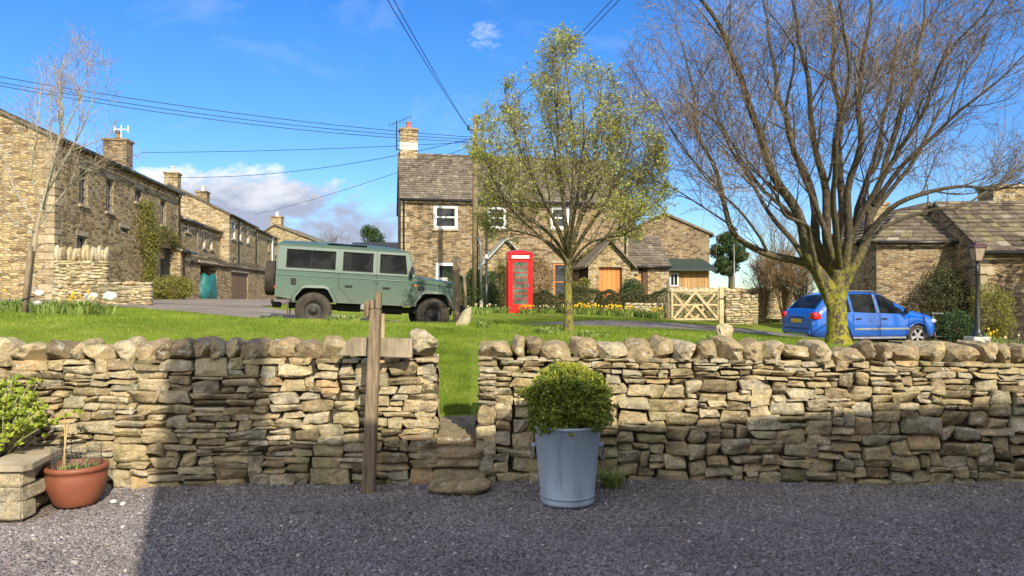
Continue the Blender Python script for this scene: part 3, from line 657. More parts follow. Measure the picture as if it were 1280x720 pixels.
def window(root, a, b, c_, d, frame, bars=(1, 1), fw=.06, depth=.12, kind='window', y=0, sill=True, lintel=True, dark=None):
    f = MB(); Y0, Y1 = y+depth-.05, y+depth+.03
    f.box(a, a+fw, Y0, Y1, c_, d).box(b-fw, b, Y0, Y1, c_, d).box(a+fw, b-fw, Y0, Y1, c_, c_+fw).box(a+fw, b-fw, Y0, Y1, d-fw, d)
    nx, nz = bars; bw = fw*.5
    for i in range(1, nx): xx = a+(b-a)*i/nx; f.box(xx-bw/2, xx+bw/2, Y0+.01, Y1-.01, c_+fw, d-fw)
    for i in range(1, nz): zz = c_+(d-c_)*i/nz; f.box(a+fw, b-fw, Y0+.012, Y1-.012, zz-bw/2, zz+bw/2)
    o = f.build('window', frame, root)
    MB().box(a+fw*.5, b-fw*.5, Y1-.035, Y1-.02, c_+fw*.5, d-fw*.5).build('pane', dark or M['glass'], o)
    if sill: MB().bbox(a-.08, b+.08, y-.07, y+depth-.055, c_-.09, c_+.002, .01).build('sill', M['sillstone'], o)
    if lintel: MB().bbox(a-.12, b+.12, y-.025, y+depth-.055, d-.002, d+.16, .01).build('lintel', M['sillstone'], o)
    return o
M['quoin'] = m_tone('quoin_stone', [(0, (.20, .16, .10)), (.5, (.32, .26, .17)), (1, (.42, .36, .25))], .9, .12, .35, 5, .6, .015, 30)
M['sillstone'] = m_plain('dressed_stone', (.34, .29, .21), .9, .15, var=.3, scale=4, bmp=.4)
def door(root, a, b, c_, d, mat, depth=.14, planks=5, y=0, handle=True):
    f = MB(); w_ = (b-a)/planks
    for i in range(planks): f.bbox(a+i*w_+.004, a+(i+1)*w_-.004, y+depth-.04, y+depth, c_, d, .006, rnd.random())
    o = f.build('door', mat, root)
    if handle: MB().bbox(b-.14, b-.10, y+depth-.075, y+depth-.04, (c_+d)/2-.08, (c_+d)/2+.03, .01).build('handle', M['black_iron'], o)
    return o
def slates(root, x0, x1, y0, z0, y1, z1, mat, cw=.32, ch=.24, th=.03, name='roof', ov=.12, parentless=False):
    """one roof slope: eave line at (y0,z0), ridge at (y1,z1)"""
    mb = MB(); d = Vector((0, y1-y0, z1-z0)); Ls = d.length; d.normalize(); nrm = Vector((1, 0, 0)).cross(d)
    if nrm.z < 0: nrm = -nrm
    o0 = Vector((0, y0, z0))-d*ov; n = max(1, round((Ls+ov)/ch)); ch = (Ls+ov)/n
    q = lambda x, s, h: Vector((x, 0, 0))+o0+d*s+nrm*h
    vs = [q(x, s, h) for x in (x0, x1) for s in (0, Ls+ov) for h in (-.06, .0)]
    mb.add(vs, [(0, 1, 3, 2), (4, 6, 7, 5), (0, 4, 5, 1), (2, 3, 7, 6), (1, 5, 7, 3), (0, 2, 6, 4)], .2)
    for r in range(n):
        x = x0-(cw*.5 if r % 2 else 0); k = 1-.35*r/n
        while x < x1:
            w_ = cw*k*rnd.uniform(.7, 1.3); a = max(x0, x); b = min(x1, x+w_-.012); x += w_
            if b-a < .03: continue
            s0 = r*ch+rnd.uniform(-.015, .01); s1 = (r+1)*ch+.03; hh = th*rnd.uniform(.7, 1.3); l0 = hh+.018+rnd.uniform(0, .012)
            mb.add([q(a, s0, .004), q(b, s0, .004), q(b, s1, .002), q(a, s1, .002), q(a, s0, l0), q(b, s0, l0), q(b, min(s1, Ls+ov), .012), q(a, min(s1, Ls+ov), .012)],
                   [(4, 5, 6, 7), (0, 1, 5, 4), (0, 4, 7, 3), (1, 2, 6, 5)], min(1, max(0, rnd.gauss(.5, .25))))
    return mb.build(name, mat, root, fixn=False)
def chimney(root, x, y, z0, z1, wx, wy, mat, pots=1, potmat=None, flash=False, parent=None):
    mb = MB(); mb.box(x-wx/2, x+wx/2, y-wy/2, y+wy/2, z0, z1).box(x-wx/2-.06, x+wx/2+.06, y-wy/2-.06, y+wy/2+.06, z1+.002, z1+.1)
    o = mb.build('chimney', mat, root)
    if flash: MB().box(x-wx/2-.02, x+wx/2+.02, y-wy/2-.02, y+wy/2+.02, z0+.5, z0+.85).build('flashing', M['cream'], o)
    for i in range(pots):
        px = x+(i-(pots-1)/2)*wx/max(1, pots)
        MB().lathe([(.13, z1+.1), (.12, z1+.3), (.10, z1+.42), (.13, z1+.44), (.13, z1+.48), (.08, z1+.48), (.08, z1+.3)], 14, Matrix.Translation((px, y, 0))).build('chimney_pot', potmat or M['cream'], o, True)
    return o
class House:
    def __init__(s, name, label, A, ang, L_, D, z0, ze, rise, wallmat, slatemat, cat='house', ridge=.5, gut=True, ov=.14, group=None, gable=True, ovx=.08, cw=.34, ch=.26, back=True, flue=()):
        s.A = Vector((A[0], A[1])); s.d = Vector((math.cos(ang), math.sin(ang))); s.L = L_; s.D = D; s.z0 = z0; s.ze = ze; s.rise = rise; s.ridge = ridge
        s.root = thing(name, label, cat, (A[0], A[1], 0), ang, group); s.wm = wallmat; s.ops = []; s.sm = slatemat; s.gut = gut; s.ov = ov; s.ovx = ovx; s.cw = cw; s.ch = ch; s.back = back
    def u(s, px):       # where the line of sight at column px meets the front wall
        k = (px-640)/F; return (k*s.A.y-s.A.x)/(s.d.x-k*s.d.y)
    def z(s, px, py): Yw = s.A.y+s.u(px)*s.d.y; return zat(py, Yw)
    def rect(s, x0, x1, y0, y1): xm = (x0+x1)/2; return (s.u(x0), s.u(x1), s.z(xm, y1), s.z(xm, y0))
    def finish(s):
        mb = MB(); L_, D, z0, ze, r = s.L, s.D, s.z0, s.ze, s.rise; ry = D*s.ridge
        wall_open(mb, 0, L_, z0, ze, s.ops)
        mb.add([(0, D, z0), (L_, D, z0), (L_, D, ze), (0, D, ze)], [(1, 0, 3, 2)])
        for x in (0, L_):
            mb.add([(x, 0, z0), (x, D, z0), (x, D, ze), (x, ry, ze+r-.02), (x, 0, ze)], [(0, 1, 2, 3, 4) if x else (4, 3, 2, 1, 0)])
        mb.build('wall', s.wm, s.root)
        sl = r/ry
        for xq, sg in ((0, 1), (L_, -1)):
            q = MB(); zz = max(z0, 0); k = 0
            while zz < ze-.3:
                hq = rnd.uniform(.2, .32); lx, ly = (.46, .26) if k % 2 else (.26, .46); a, b = sorted((xq-sg*.012, xq+sg*lx*rnd.uniform(.85, 1.1)))
                q.bbox(a, b, -.012, ly, zz+.006, min(ze-.02, zz+hq)-.006, .012, rnd.uniform(.2, .8)); zz += hq; k += 1
            q.build('quoins', M['quoin'], s.root)
        ro = slates(s.root, -s.ovx, L_+s.ovx, 0, ze, ry, ze+r, s.sm, s.cw, s.ch, ov=s.ov)
        if s.back and ry < D-.05: slates(s.root, -s.ovx, L_+s.ovx, D, ze, ry, ze+r, s.sm, s.cw*1.4, s.ch*1.5, ov=s.ov)
        rd = MB(); x = -s.ovx
        while x < L_+s.ovx-.05:
            x2 = min(L_+s.ovx, x+.45); rd.prism([(ry-.16, ze+r-.09+.05), (ry, ze+r+.07), (ry+.16, ze+r-.09+.05), (ry, ze+r-.02)], x+.005, x2-.005, 'x', rnd.random()); x = x2
        rd.build('ridge_tile', s.sm, ro)
        if s.gut: 
            MB().tube([(-s.ovx, -s.ov-.07, ze-.02-s.ov*sl), (L_+s.ovx, -s.ov-.07, ze-.02-s.ov*sl)], .06, 8).build('gutter', M['gutter'], s.root, True)
        return s
    def pipe(s, x, z0=None, z1=None, r=.04, mat=None):
        MB().tube([(x, -s.ov-.05, s.ze-.08), (x, -.06, s.ze-.35), (x, -.06, z0 if z0 is not None else s.z0)], r, 8).build('drainpipe', mat or M['gutter'], s.root, True)
# --- long house on the left
h1 = House('stone_house', 'long two storey stone house on the far left with small paned windows', (-14.0, 22.6), math.atan2(12.3, -1.7), 12.4, 7.2, 1.2, 6.5, 1.7, M['rubble'], M['slate'], ov=.1)
W1 = [h1.rect(98, 109, 212, 256), h1.rect(131.5, 141, 223, 265), h1.rect(168, 177, 236, 253), h1.rect(200, 207, 249, 281), h1.rect(96, 107, 295, 312), h1.rect(126, 134, 315, 330)]
D1 = h1.rect(200, 216, 310, 349)
V1 = h1.rect(150, 160, 285, 290)
h1.ops = W1+[D1, V1]; h1.finish()
for i, r_ in enumerate(W1): window(h1.root, *r_, M['grey_frame'], (2, 4) if i < 2 else (2, 2), .05)
window(h1.root, *V1, M['grey_frame'], (1, 1), .03, sill=False)
door(h1.root, *D1, M['slate_dark'], .15, 3)
MB().box(D1[0]+.15, (D1[0]+D1[1])/2-.05, .085, .10, D1[2]+.9, D1[3]-.2).build('door_light', M['glass'], h1.root)
chimney(h1.root, 12.0, 2.6, 7.0, 8.75, .8, 1.0, M['rubble2'], 1, M['rubble2'])
a_ = MB(); a_.tube([(11.8, 2.4, 8.8), (11.8, 2.4, 9.5)], .022, 5).tube([(11.8, 2.1, 9.3), (11.8, 2.7, 9.3)], .03, 5).tube([(11.8, 2.1, 9.18), (11.8, 2.1, 9.48)], .035, 5).tube([(11.8, 2.7, 9.18), (11.8, 2.7, 9.48)], .035, 5); a_.build('aerial', M['white'], h1.root)
h1.pipe(12.2)
# --- low wing between the long house and the next one
h2b = House('stone_cottage_wing', 'low stone cottage wing between the long left house and the gabled house behind it', (-16.05, 35.3), math.atan2(8, -1.0), 7.8, 5, 1.1, zat(272, 35.6), 1.0, M['rubble3'], M['slate'], ov=.1)
r2 = [h2b.rect(231, 237, 276, 290), h2b.rect(253, 257, 290, 310), h2b.rect(262, 266, 295, 312)]
h2b.ops = r2; h2b.finish()
for r_ in r2: window(h2b.root, *r_, M['white'], (1, 2), .07)
h2b.pipe(h2b.u(245), mat=M['grey_frame'])
# --- gabled house with white windows
h2 = House('stone_house', 'tall gabled stone house with white framed sash windows behind the low wing', (-16.5, 43.1), math.atan2(8, -1.25), 8.2, 6.6, 1.0, 6.45, 1.65, M['rubble3'], M['slate'], ov=.1)
r2 = [h2.rect(289, 294.5, 275, 299), h2.rect(298.5, 302, 279, 301), h2.rect(308, 311.5, 284, 304), h2.rect(290, 294, 322, 334)]
h2.ops = r2; h2.finish()
for r_ in r2: window(h2.root, *r_, M['white'], (1, 2), .09)
chimney(h2.root, .6, 3.3, 7.2, 8.75, .7, .75, M['rubble3'], 1); chimney(h2.root, 7.4, 3.3, 7.3, 8.6, .8, .7, M['rubble2'], 1)
h2.pipe(h2.u(297)); h2.pipe(8.1)
# --- third house
h3 = House('stone_house', 'small stone house with a white drainpipe, next beyond the white windowed one', (-18.0, 52), math.atan2(8, -1.1), 8.4, 6, 1.0, zat(286, 52), 1.3, M['rubble3'], M['slate'], ov=.1)
r2 = [h3.rect(334, 336, 300, 314), h3.rect(343, 345, 305, 318)]
h3.ops = r2; h3.finish()
for r_ in r2: window(h3.root, *r_, M['grey_frame'], (1, 2), .07)
h3.pipe(h3.u(339), mat=M['white'], r=.06)
h4 = House('stone_house', 'farthest stone house of the left row, broad gable above the green vehicle', (-17.3, 63), math.atan2(.1, 1), 9.2, 9, .8, 4.2, .02, M['rubble3'], M['slate'], ov=.1, gut=False)
h4.root.rotation_euler.z = 0; h4.ops = []
g = MB(); zr = zat(282, 63); ze4 = zat(306, 63); xr = (343-640)/F*63+17.3
g.add([(-6, 0, .5), (1.2, 0, .5), (1.2, 0, ze4), (xr, 0, zr), (-6, 0, ze4-.4), (-6, 8, .5), (1.2, 8, .5), (1.2, 8, ze4), (xr, 8, zr), (-6, 8, ze4-.4)], [(0, 1, 2, 3, 4), (9, 8, 7, 6, 5), (1, 6, 7, 2), (0, 4, 9, 5)])
g.build('wall', M['rubble3'], h4.root)
g = MB()
for (xa, za, xb, zb) in ((xr, zr+.03, 1.45, ze4-.02), (xr, zr+.03, -6.2, ze4-.45)): g.add([(xa, -.15, za), (xb, -.15, zb), (xb, 8.1, zb), (xa, 8.1, za), (xa, -.15, za+.14), (xb, -.15, zb+.14), (xb, 8.1, zb+.14), (xa, 8.1, za+.14)], [(0, 1, 2, 3), (4, 5, 6, 7), (0, 1, 5, 4), (1, 2, 6, 5), (3, 2, 6, 7), (0, 3, 7, 4)])
g.build('roof', M['slate'], h4.root); chimney(h4.root, xr, .6, zr-.2, zr+.75, .9, .8, M['rubble3'], 1, M['white'])
# --- yard wall with brown door and open recess
yd = Vector((-16.4+15.45, 50-35.6)).normalized()
y1 = House('outbuilding_wall', 'stone outbuilding front with a brown plank door and an open recess holding a teal cover', (-15.45, 35.6), math.atan2(yd.y, yd.x), 15.5, 1.2, 1.1, 3.9, .12, M['rubble'], M['slate'], cat='outbuilding', gut=False, ov=.08)
y1.ops = [y1.rect(250, 258, 331, 375), y1.rect(289, 310, 341, 375)]
y1.ops[0] = (y1.u(250), y1.u(271), 1.15, y1.z(260, 331)); y1.ops[1] = (y1.ops[1][0], y1.ops[1][1], 1.15, y1.ops[1][3])
mb = MB(); wall_open(mb, 0, y1.L, 1.0, 3.25, y1.ops, .9); mb.build('wall', M['rubble'], y1.root)
mb = MB(); mb.box(0, y1.L, .92, 1.2, 1.0, 3.6).box(-.1, .0, 0, 1.2, 1, 3.2); mb.build('back_wall', M['rubble2'], y1.root)
door(y1.root, *y1.ops[1], M['door_wood'], .12, 5)
for a, b, c_, d in y1.ops: MB().bbox(a-.15, b+.15, -.03, .05, d+.002, d+.18, .01).build('lintel', M['sillstone'], y1.root)
slates(y1.root, -.15, y1.L+.1, 0, 3.3, 1.2, 3.85, M['slate_moss'], .4, .3)
t = thing('tarpaulin', 'teal plastic tarpaulin heaped in the recess of the outbuilding', 'tarpaulin', (*(y1.A+y1.d*(y1.ops[0][0]+.75)), 1.45)); s = MB(); rock(s, .28, 0, .5, .95, .35, .85, .5, 2, None, .18, 2.5); s.build('cover', M['tarp'], t, True)
t.rotation_euler.z = y1.root.rotation_euler.z
t = thing('flower_pot', 'small orange clay flower pot in front of the teal cover', 'flower pot', (*P(256, 374, 37.5).xy, 1.45)); MB().lathe([(0, 0), (.16, 0), (.24, .4), (.27, .4), (.27, .48), (.22, .48), (.2, .2), (0, .2)], 16).build('pot', M['pot_red'], t, True)
# --- small porch at house one's far end
t = thing('lean_to_porch', 'small lean-to porch with black gutter at the corner of the long left house', 'porch', (-15.2, 33.9, 0), math.atan2(12.3, -1.7))
wall_open(mb := MB(), 0, 1.7, 1.2, 3.75, []); mb.add([(0, 0, 1.2), (0, 1.2, 1.2), (0, 1.2, 4.1), (0, 0, 3.75)], [(0, 1, 2, 3)]); mb.add([(1.7, 0, 1.2), (1.7, 1.2, 1.2), (1.7, 1.2, 4.1), (1.7, 0, 3.75)], [(0, 1, 2, 3)]); mb.build('wall', M['rubble'], t)
slates(t, -.1, 1.8, 0, 3.75, 1.0, 4.2, M['slate'], .3, .25); MB().tube([(-.1, -.2, 3.68), (1.8, -.2, 3.68)], .06).tube([(.3, -.18, 3.68), (.3, -.06, 3.4), (.3, -.06, 1.2)], .045).build('gutter', M['gutter'], t, True)
# --- dark roofed building left of the centre house
Yd = 46
t = thing('dark_shed', 'low building with a nearly black roof between the green vehicle and the centre house', 'shed', ((432-640)/F*Yd, Yd, 0))
MB().box(0, 4.0, 0, 4, .8, zat(318, Yd)).build('wall', M['rubble2'], t)
s = MB(); s.add([(-.2, -.3, zat(317, Yd)), (4.3, -.3, zat(317, Yd)), (4.3, 3, zat(300, Yd+1)), (-.2, 3, zat(300, Yd+1)), (-.2, -.3, zat(317, Yd)-.12), (4.3, -.3, zat(317, Yd)-.12), (4.3, 3, zat(300, Yd+1)-.12), (-.2, 3, zat(300, Yd+1)-.12)], [(0, 1, 2, 3), (4, 5, 6, 7), (0, 1, 5, 4), (0, 3, 7, 4), (1, 2, 6, 5)]); s.build('roof', M['slate_dark'], t)
# --- centre house
hm = House('stone_house', 'main stone house with brown slate roof and white windows behind the red phone box', (-5.1, 34), R(10), 10.9, 7, .6, 6.2, 2.65, M['rubble2'], M['slate'], ov=.16, cw=.3, ch=.22)
wh = [hm.rect(542, 572, 256.5, 286), hm.rect(609, 633, 258, 286), hm.rect(545, 571, 328, 351), hm.rect(688, 712, 258, 286), hm.rect(692, 716, 329, 376)]
hm.ops = wh; hm.finish()
for i, r_ in enumerate(wh[:4]): window(hm.root, *r_, M['white'], (1, 2) if i != 2 else (1, 1), .13 if i != 2 else .15, depth=.08, lintel=False)
window(hm.root, *wh[4], M['orange_wood'], (1, 2), .08, depth=.08)
# white mid rails show thick in the sashes
chimney(hm.root, .45, 3.5, 8.5, 10.0, .85, .8, M['rubble3'], 1, M['pot_red'], True)
a_ = MB(); a_.tube([(-.15, 3.4, 9.0), (-.15, 3.4, 10.5)], .03, 5)
a_.tube([(-.5, 3.4, 10.25), (.6, 3.3, 10.75)], .014, 4)
for i in range(7): xx = -.5+i*.17; zz = 10.25+i*.077; a_.tube([(xx, 3.1, zz), (xx, 3.7, zz)], .01, 4); a_.tube([(xx, 3.4, zz-.14), (xx, 3.4, zz+.14)], .01, 4)
a_.tube([(-.15, 3.4, 9.05), (.1, 3.4, 9.05)], .03, 4); a_.tube([(-.15, 3.4, 9.5), (.1, 3.4, 9.5)], .02, 4); a_.build('aerial', M['cable'], hm.root)
hm.pipe(.12); hm.pipe(10.75)
def porch(name, label, hx, w_, proj, zg, ze, zr, host, roofm, doorm=None, open_side=False):
    t = thing(name, label, 'porch', (0, 0, 0)); t.location = host.root.matrix_world @ Vector((0, 0, 0))
    t.location = (host.A.x+host.d.x*hx+host.d.y*proj, host.A.y+host.d.y*hx-host.d.x*proj, 0); t.rotation_euler.z = math.atan2(host.d.y, host.d.x)
    mb = MB(); dw = .55 if doorm else .4
    ops = [(w_/2-dw+.05, w_/2+dw+.05, zg, zg+2.0)]
    wall_open(mb, 0, w_, zg-.3, ze, ops, .25); mb.add([(0, 0, ze), (w_, 0, ze), (w_/2, 0, zr)], [(0, 1, 2)])
    if open_side:
        mb.box(0, .15, proj-.25, proj, zg-.3, ze-.02).box(0.003, .148, .05, proj-.3, zg-.3, zg+.35)
    else: mb.add([(0, 0, zg-.3), (0, proj, zg-.3), (0, proj, ze), (0, 0, ze)], [(0, 1, 2, 3)])
    mb.add([(w_, 0, zg-.3), (w_, proj, zg-.3), (w_, proj, ze), (w_, 0, ze)], [(0, 1, 2, 3)]); mb.build('wall', M['rubble'], t)
    if open_side:
        f = MB()
        for k in range(5): y_ = .1+k*(proj-.4)/4; f.box(.04, .11, y_-.03, y_+.03, zg+.35, ze-.02)
        wn_ = f.build('window', M['brown_wood'], t); MB().box(.07, .08, .1, proj-.3, zg+.35, ze-.05).build('pane', M['glass'], wn_)
    for s_ in (0, 1):
        r_ = MB(); xa = -.22 if s_ == 0 else w_+.22; za = ze-.22*(zr-ze)/(w_/2)
        r_.add([(xa, -.25, za), (w_/2, -.25, zr+.02), (w_/2, proj-.02, zr+.02), (xa, proj-.02, za), (xa, -.25, za+.1), (w_/2, -.25, zr+.12), (w_/2, proj-.02, zr+.12), (xa, proj-.02, za+.1)], [(0, 1, 2, 3), (7, 6, 5, 4), (0, 1, 5, 4), (0, 3, 7, 4), (1, 2, 6, 5), (3, 2, 6, 7)])
        r_.build('roof', roofm, t)
    if doorm: door(t, ops[0][0], ops[0][1], ops[0][2], ops[0][3], doorm, .24, 5)
    else: MB().box(ops[0][0], ops[0][1], .24, .26, ops[0][2], ops[0][3]).build('door', M['brown_wood'], t)
    return t
porch('gabled_porch', 'stone porch with pale grey green pitched roof partly behind the red phone box', hm.u(597), 2.2, 1.5, 1.0, 3.0, 4.15, hm, M['lead'])
porch('gabled_porch', 'stone porch with an orange plank door right of the thin green-budded tree', hm.u(721), 2.0, 2.0, .95, 3.1, 4.1, hm, M['slate'], M['orange_wood'], True)
# --- garage wing and gabled house behind
hg = House('garage_wing', 'low stone garage with brown side door jamb right of the orange door porch', (5.7, 36.2), R(2), 2.0, 5, .4, zat(331, 36.2), 1.55, M['rubble'], M['slate'], cat='garage', ov=.15)
hg.A = Vector((5.75, 36.2)); hg.ops = [(.05, .95, .8, zat(336, 36.2))]; hg.finish()
d_ = MB()
for k in range(8): d_.bbox(.05, .8, .15, .2, .8+k*.26, 1.05+k*.26, .02, .8)
dd = d_.build('garage_door', M['clad'], hg.root); MB().bbox(.7, .95, .03, .13, .8, zat(336, 36.2), .01).build('door_jamb', M['brown_wood'], hg.root)
Yb = 44
t = thing('gabled_stone_house', 'large stone house with broad plain gable behind the garage and the wooden gate', 'house', (0, Yb, 0)); X = lambda px, Y: (px-640)/F*Y
ap = (X(831, Yb), zat(268, Yb)); er = (X(887, Yb), zat(292, Yb)); el = (X(770, Yb), zat(296, Yb))
mb = MB(); mb.prism([(el[0], 0), (er[0], 0), er, ap, el], 0, 8, 'y'); mb.build('wall', M['rubble2'], t)
g = MB()
for (p, q, e) in ((ap, er, .25), (ap, el, -.2)):
    sl = (q[1]-p[1])/(q[0]-p[0]); q = (q[0]+e, q[1]+e*sl); g.prism([(p[0], p[1]+.005), (q[0], q[1]+.005), (q[0], q[1]+.13), (p[0], p[1]+.15)], -.12, 8.1, 'y')
g.build('roof', M['slate'], t); o_ = MB().tube([(er[0]+.2, -.15, er[1]-.15), (er[0]+.2, 8, er[1]-.15)], .07).build('gutter', M['gutter'], t, True)
chimney(t, X(806, Yb)-.2, 5, zat(290, Yb), zat(268, Yb+5), .8, .8, M['rubble2'], 1, M['pot_red'])
Yc = 41
t = thing('timber_lean_to', 'lean-to with dark green roof and orange timber cladding under the big gable', 'lean-to', (0, Yc, 0))
mb = MB(); xa, xb = X(834, Yc), X(886, Yc); k = xa
while k < xb-.05: mb.bbox(k, min(k+.16, xb)-.008, 0, .05, .3, zat(338, Yc), .006, rnd.random()); k += .16
mb.build('cladding', M['clad'], t); MB().box(xa, xb, .055, 2.9, .3, zat(338, Yc)-.01).build('wall', M['rubble2'], t)
g = MB(); g.add([(xa-.1, -.5, zat(339, Yc)), (xb+.35, -.5, zat(339, Yc)), (xb+.35, 2.95, zat(323, Yc)), (xa-.1, 2.95, zat(323, Yc)), (xa-.1, -.5, zat(339, Yc)+.14), (xb+.35, -.5, zat(339, Yc)+.14), (xb+.35, 2.95, zat(323, Yc)+.14), (xa-.1, 2.95, zat(323, Yc)+.14)], [(0, 1, 2, 3), (4, 5, 6, 7), (0, 1, 5, 4), (0, 3, 7, 4), (1, 2, 6, 5), (2, 3, 7, 6)]); g.build('roof', M['green_roof'], t)
window(t, X(837, Yc), X(848, Yc), zat(358, Yc), zat(341, Yc), M['white'], (2, 1), .07, depth=-.01, sill=False, lintel=False)
# --- barn and house on the right
class Barn: pass
Yr = 25
t = thing('stone_barn', 'low stone barn with hipped mossy roof behind the blue car', 'barn', (0, 0, 0))
bx0, bx1, by0, by1 = X(1096, Yr), X(1235, Yr), Yr, Yr+4.6; be = zat(302, Yr)
MB().box(bx0, bx1, by0, by1, -.3, be).build('wall', M['rubble2'], t)
def hip(xa, xb, ya, yb, ze, rise, inset, mat, root, right=True):
    mb = MB(); ym = (ya+yb)/2; n = 9; o_ = .15
    def lerp(a, b, k): return a+(b-a)*k
    c0 = Vector((xa-o_, ya-o_, ze)); c1 = Vector((xb+o_, ya-o_, ze)); c2 = Vector((xb+o_, yb+o_, ze)); c3 = Vector((xa-o_, yb+o_, ze))
    r0 = Vector((xa+inset, ym, ze+rise)); r1 = Vector((xb+(o_ if not right else -inset), ym, ze+rise))
    for (e0, e1, t0, t1) in ((c0, c1, r0, r1), (c3, c0, r0, r0), (c2, c3, r1, r0), (c1, c2, r1, r1)):
        for k in range(n):
            a0, a1 = lerp(e0, t0, k/n), lerp(e1, t1, k/n); b0, b1 = lerp(e0, t0, (k+1)/n+.02), lerp(e1, t1, (k+1)/n+.02)
            L_ = (a1-a0).length; m_ = max(1, int(L_/.38)); nr = (a1-a0).cross(b0-a0).normalized(); nr = nr if nr.z > 0 else -nr
            cuts = sorted([0, 1]+[min(.98, max(.02, (i+rnd.uniform(-.25, .25))/m_)) for i in range(1, m_)])
            for i in range(len(cuts)-1):
                f0, f1 = cuts[i]+.002, cuts[i+1]-.002; q = [a0+(a1-a0)*f0, a0+(a1-a0)*f1, b0+(b1-b0)*f1, b0+(b1-b0)*f0]; up = nr*rnd.uniform(.035, .06)
                mb.add([q[0]-nr*.02, q[1]-nr*.02, q[0]+up, q[1]+up, q[2]+nr*.005, q[3]+nr*.005], [(2, 3, 4, 5), (0, 1, 3, 2), (0, 2, 5), (1, 4, 3)], min(1, max(0, rnd.gauss(.5, .27))))
    return mb.build('roof', mat, root, fixn=False)
hip(bx0, bx1, by0, by1, be, 1.35, 2.0, M['slate_moss'], t, False)
MB().tube([(bx0, by0-.22, be-.04), (bx1, by0-.22, be-.04)], .055).build('gutter', M['gutter'], t, True)
Yq = 31
t = thing('stone_outbuilding', 'stone gable peeking over the mossy barn roof behind the bare tree', 'outbuilding', (0, Yq, 0))
mb = MB(); a1_, a2_, a3_ = (X(1112, Yq), zat(283, Yq)), (X(1161, Yq), zat(257, Yq)), (X(1207, Yq), zat(283, Yq)); mb.prism([(a1_[0], -.3), (a3_[0], -.3), a3_, a2_, a1_], 0, 6, 'y'); mb.build('wall', M['rubble2'], t)
g = MB()
for (p, q) in ((a2_, a1_), (a2_, a3_)): g.prism([(p[0], p[1]+.005), (q[0]*1.002, q[1]-.05), (q[0]*1.002, q[1]+.1), (p[0], p[1]+.16)], -.15, 6.1, 'y')
g.build('roof', M['slate_moss'], t); chimney(t, X(1098, Yq+3), 3, zat(290, Yq), zat(257, Yq+3), .7, .7, M['rubble3'], 1)
Yw = 23.5
hr = House('stone_house', 'stone house at the right edge with sagging mossy slate roof and a wide square chimney', (X(1226, Yw), Yw), R(-4), 7.0, 5.5, -.3, zat(309, Yw), 1.75, M['rubble2'], M['slate_moss'], ov=.28, cw=.42, ch=.32)
hr.ops = []; hr.finish(); chimney(hr.root, 2.55, 3.3, 3.6, zat(237, Yw+3.2), 1.15, 1.0, M['rubble'], 0)

# --- garden walls
def block_wall(name, label, pts, h, th, mat=None, cope=.12, group=None, cat='stone wall', upright=False, zb=None, hs=.09, ws=.24):
    """a coursed wall of separate rough stones along a line from pts[0] to pts[1]"""
    (xa, ya), (xb, yb) = pts; L_ = math.hypot(xb-xa, yb-ya); z0 = zb if zb is not None else min(G(xa, ya), G(xb, yb))-.1
    t = thing(name, label, cat, (xa, ya, z0), math.atan2(yb-ya, xb-xa), group); mb = MB()
    for (a, b, c_, d) in pack(L_, h, lambda a, t_: rnd.uniform(hs*.6, hs*1.4), lambda a, t_, h_: rnd.uniform(ws*.6, ws*1.6)): stone(mb, a+.004, b-.004, c_+.003, d-.003, 0, th*.5, tone_r(), nx=4, nz=3)
    mb.build('wall_face', mat or M['dry'], t, True); MB().box(.03, L_-.03, .05, th, 0, h-.02).build('rubble_core', mat or M['dry'], t)
    x = 0; c = MB()
    while x < L_-.04:
        w_ = rnd.uniform(.08, .14) if upright else rnd.uniform(.2, .35); w_ = min(w_, L_-x); hh = cope*rnd.uniform(.8, 1.2)
        rock(c, x+w_/2, th/2, h+hh*.42, w_/2, th*.5, hh*.55, tone_r(), rnd.random()*60, Matrix.Rotation(rnd.uniform(-.12, .12), 3, 'Y'), .12, 3.5, 2); x += w_
    c.build('coping', mat or M['dry'], t, True); return t
block_wall('garden_wall', 'low stone garden wall in front of the long left house, nearest the lane', [(X(64, 20.3), 20.3), (X(188, 20.8), 20.8)], .68, .4, cope=.1, zb=1.25)
block_wall('garden_wall', 'taller garden wall topped with upright slabs against the long left house', [(X(66, 21.3), 21.3), (X(133, 21.6), 21.6)], 1.25, .4, cope=.42, upright=True, zb=1.4)
block_wall('garden_wall', 'short stone wall to the right of the wooden gate', [(X(907, 28), 28), (X(948, 27.8), 27.8)], 1.0, .5, cope=.14, zb=.55)
block_wall('garden_wall', 'dark topped stone wall across the yard behind the wooden gate', [(X(838, 33), 33), (X(990, 35), 35)], 1.25, .5, cope=.2, zb=.55)
block_wall('garden_wall', 'low stone wall under the daffodil hedge left of the gate', [(X(780, 29), 29), (X(833, 28.4), 28.4)], .55, .4, cope=.1, zb=.7)
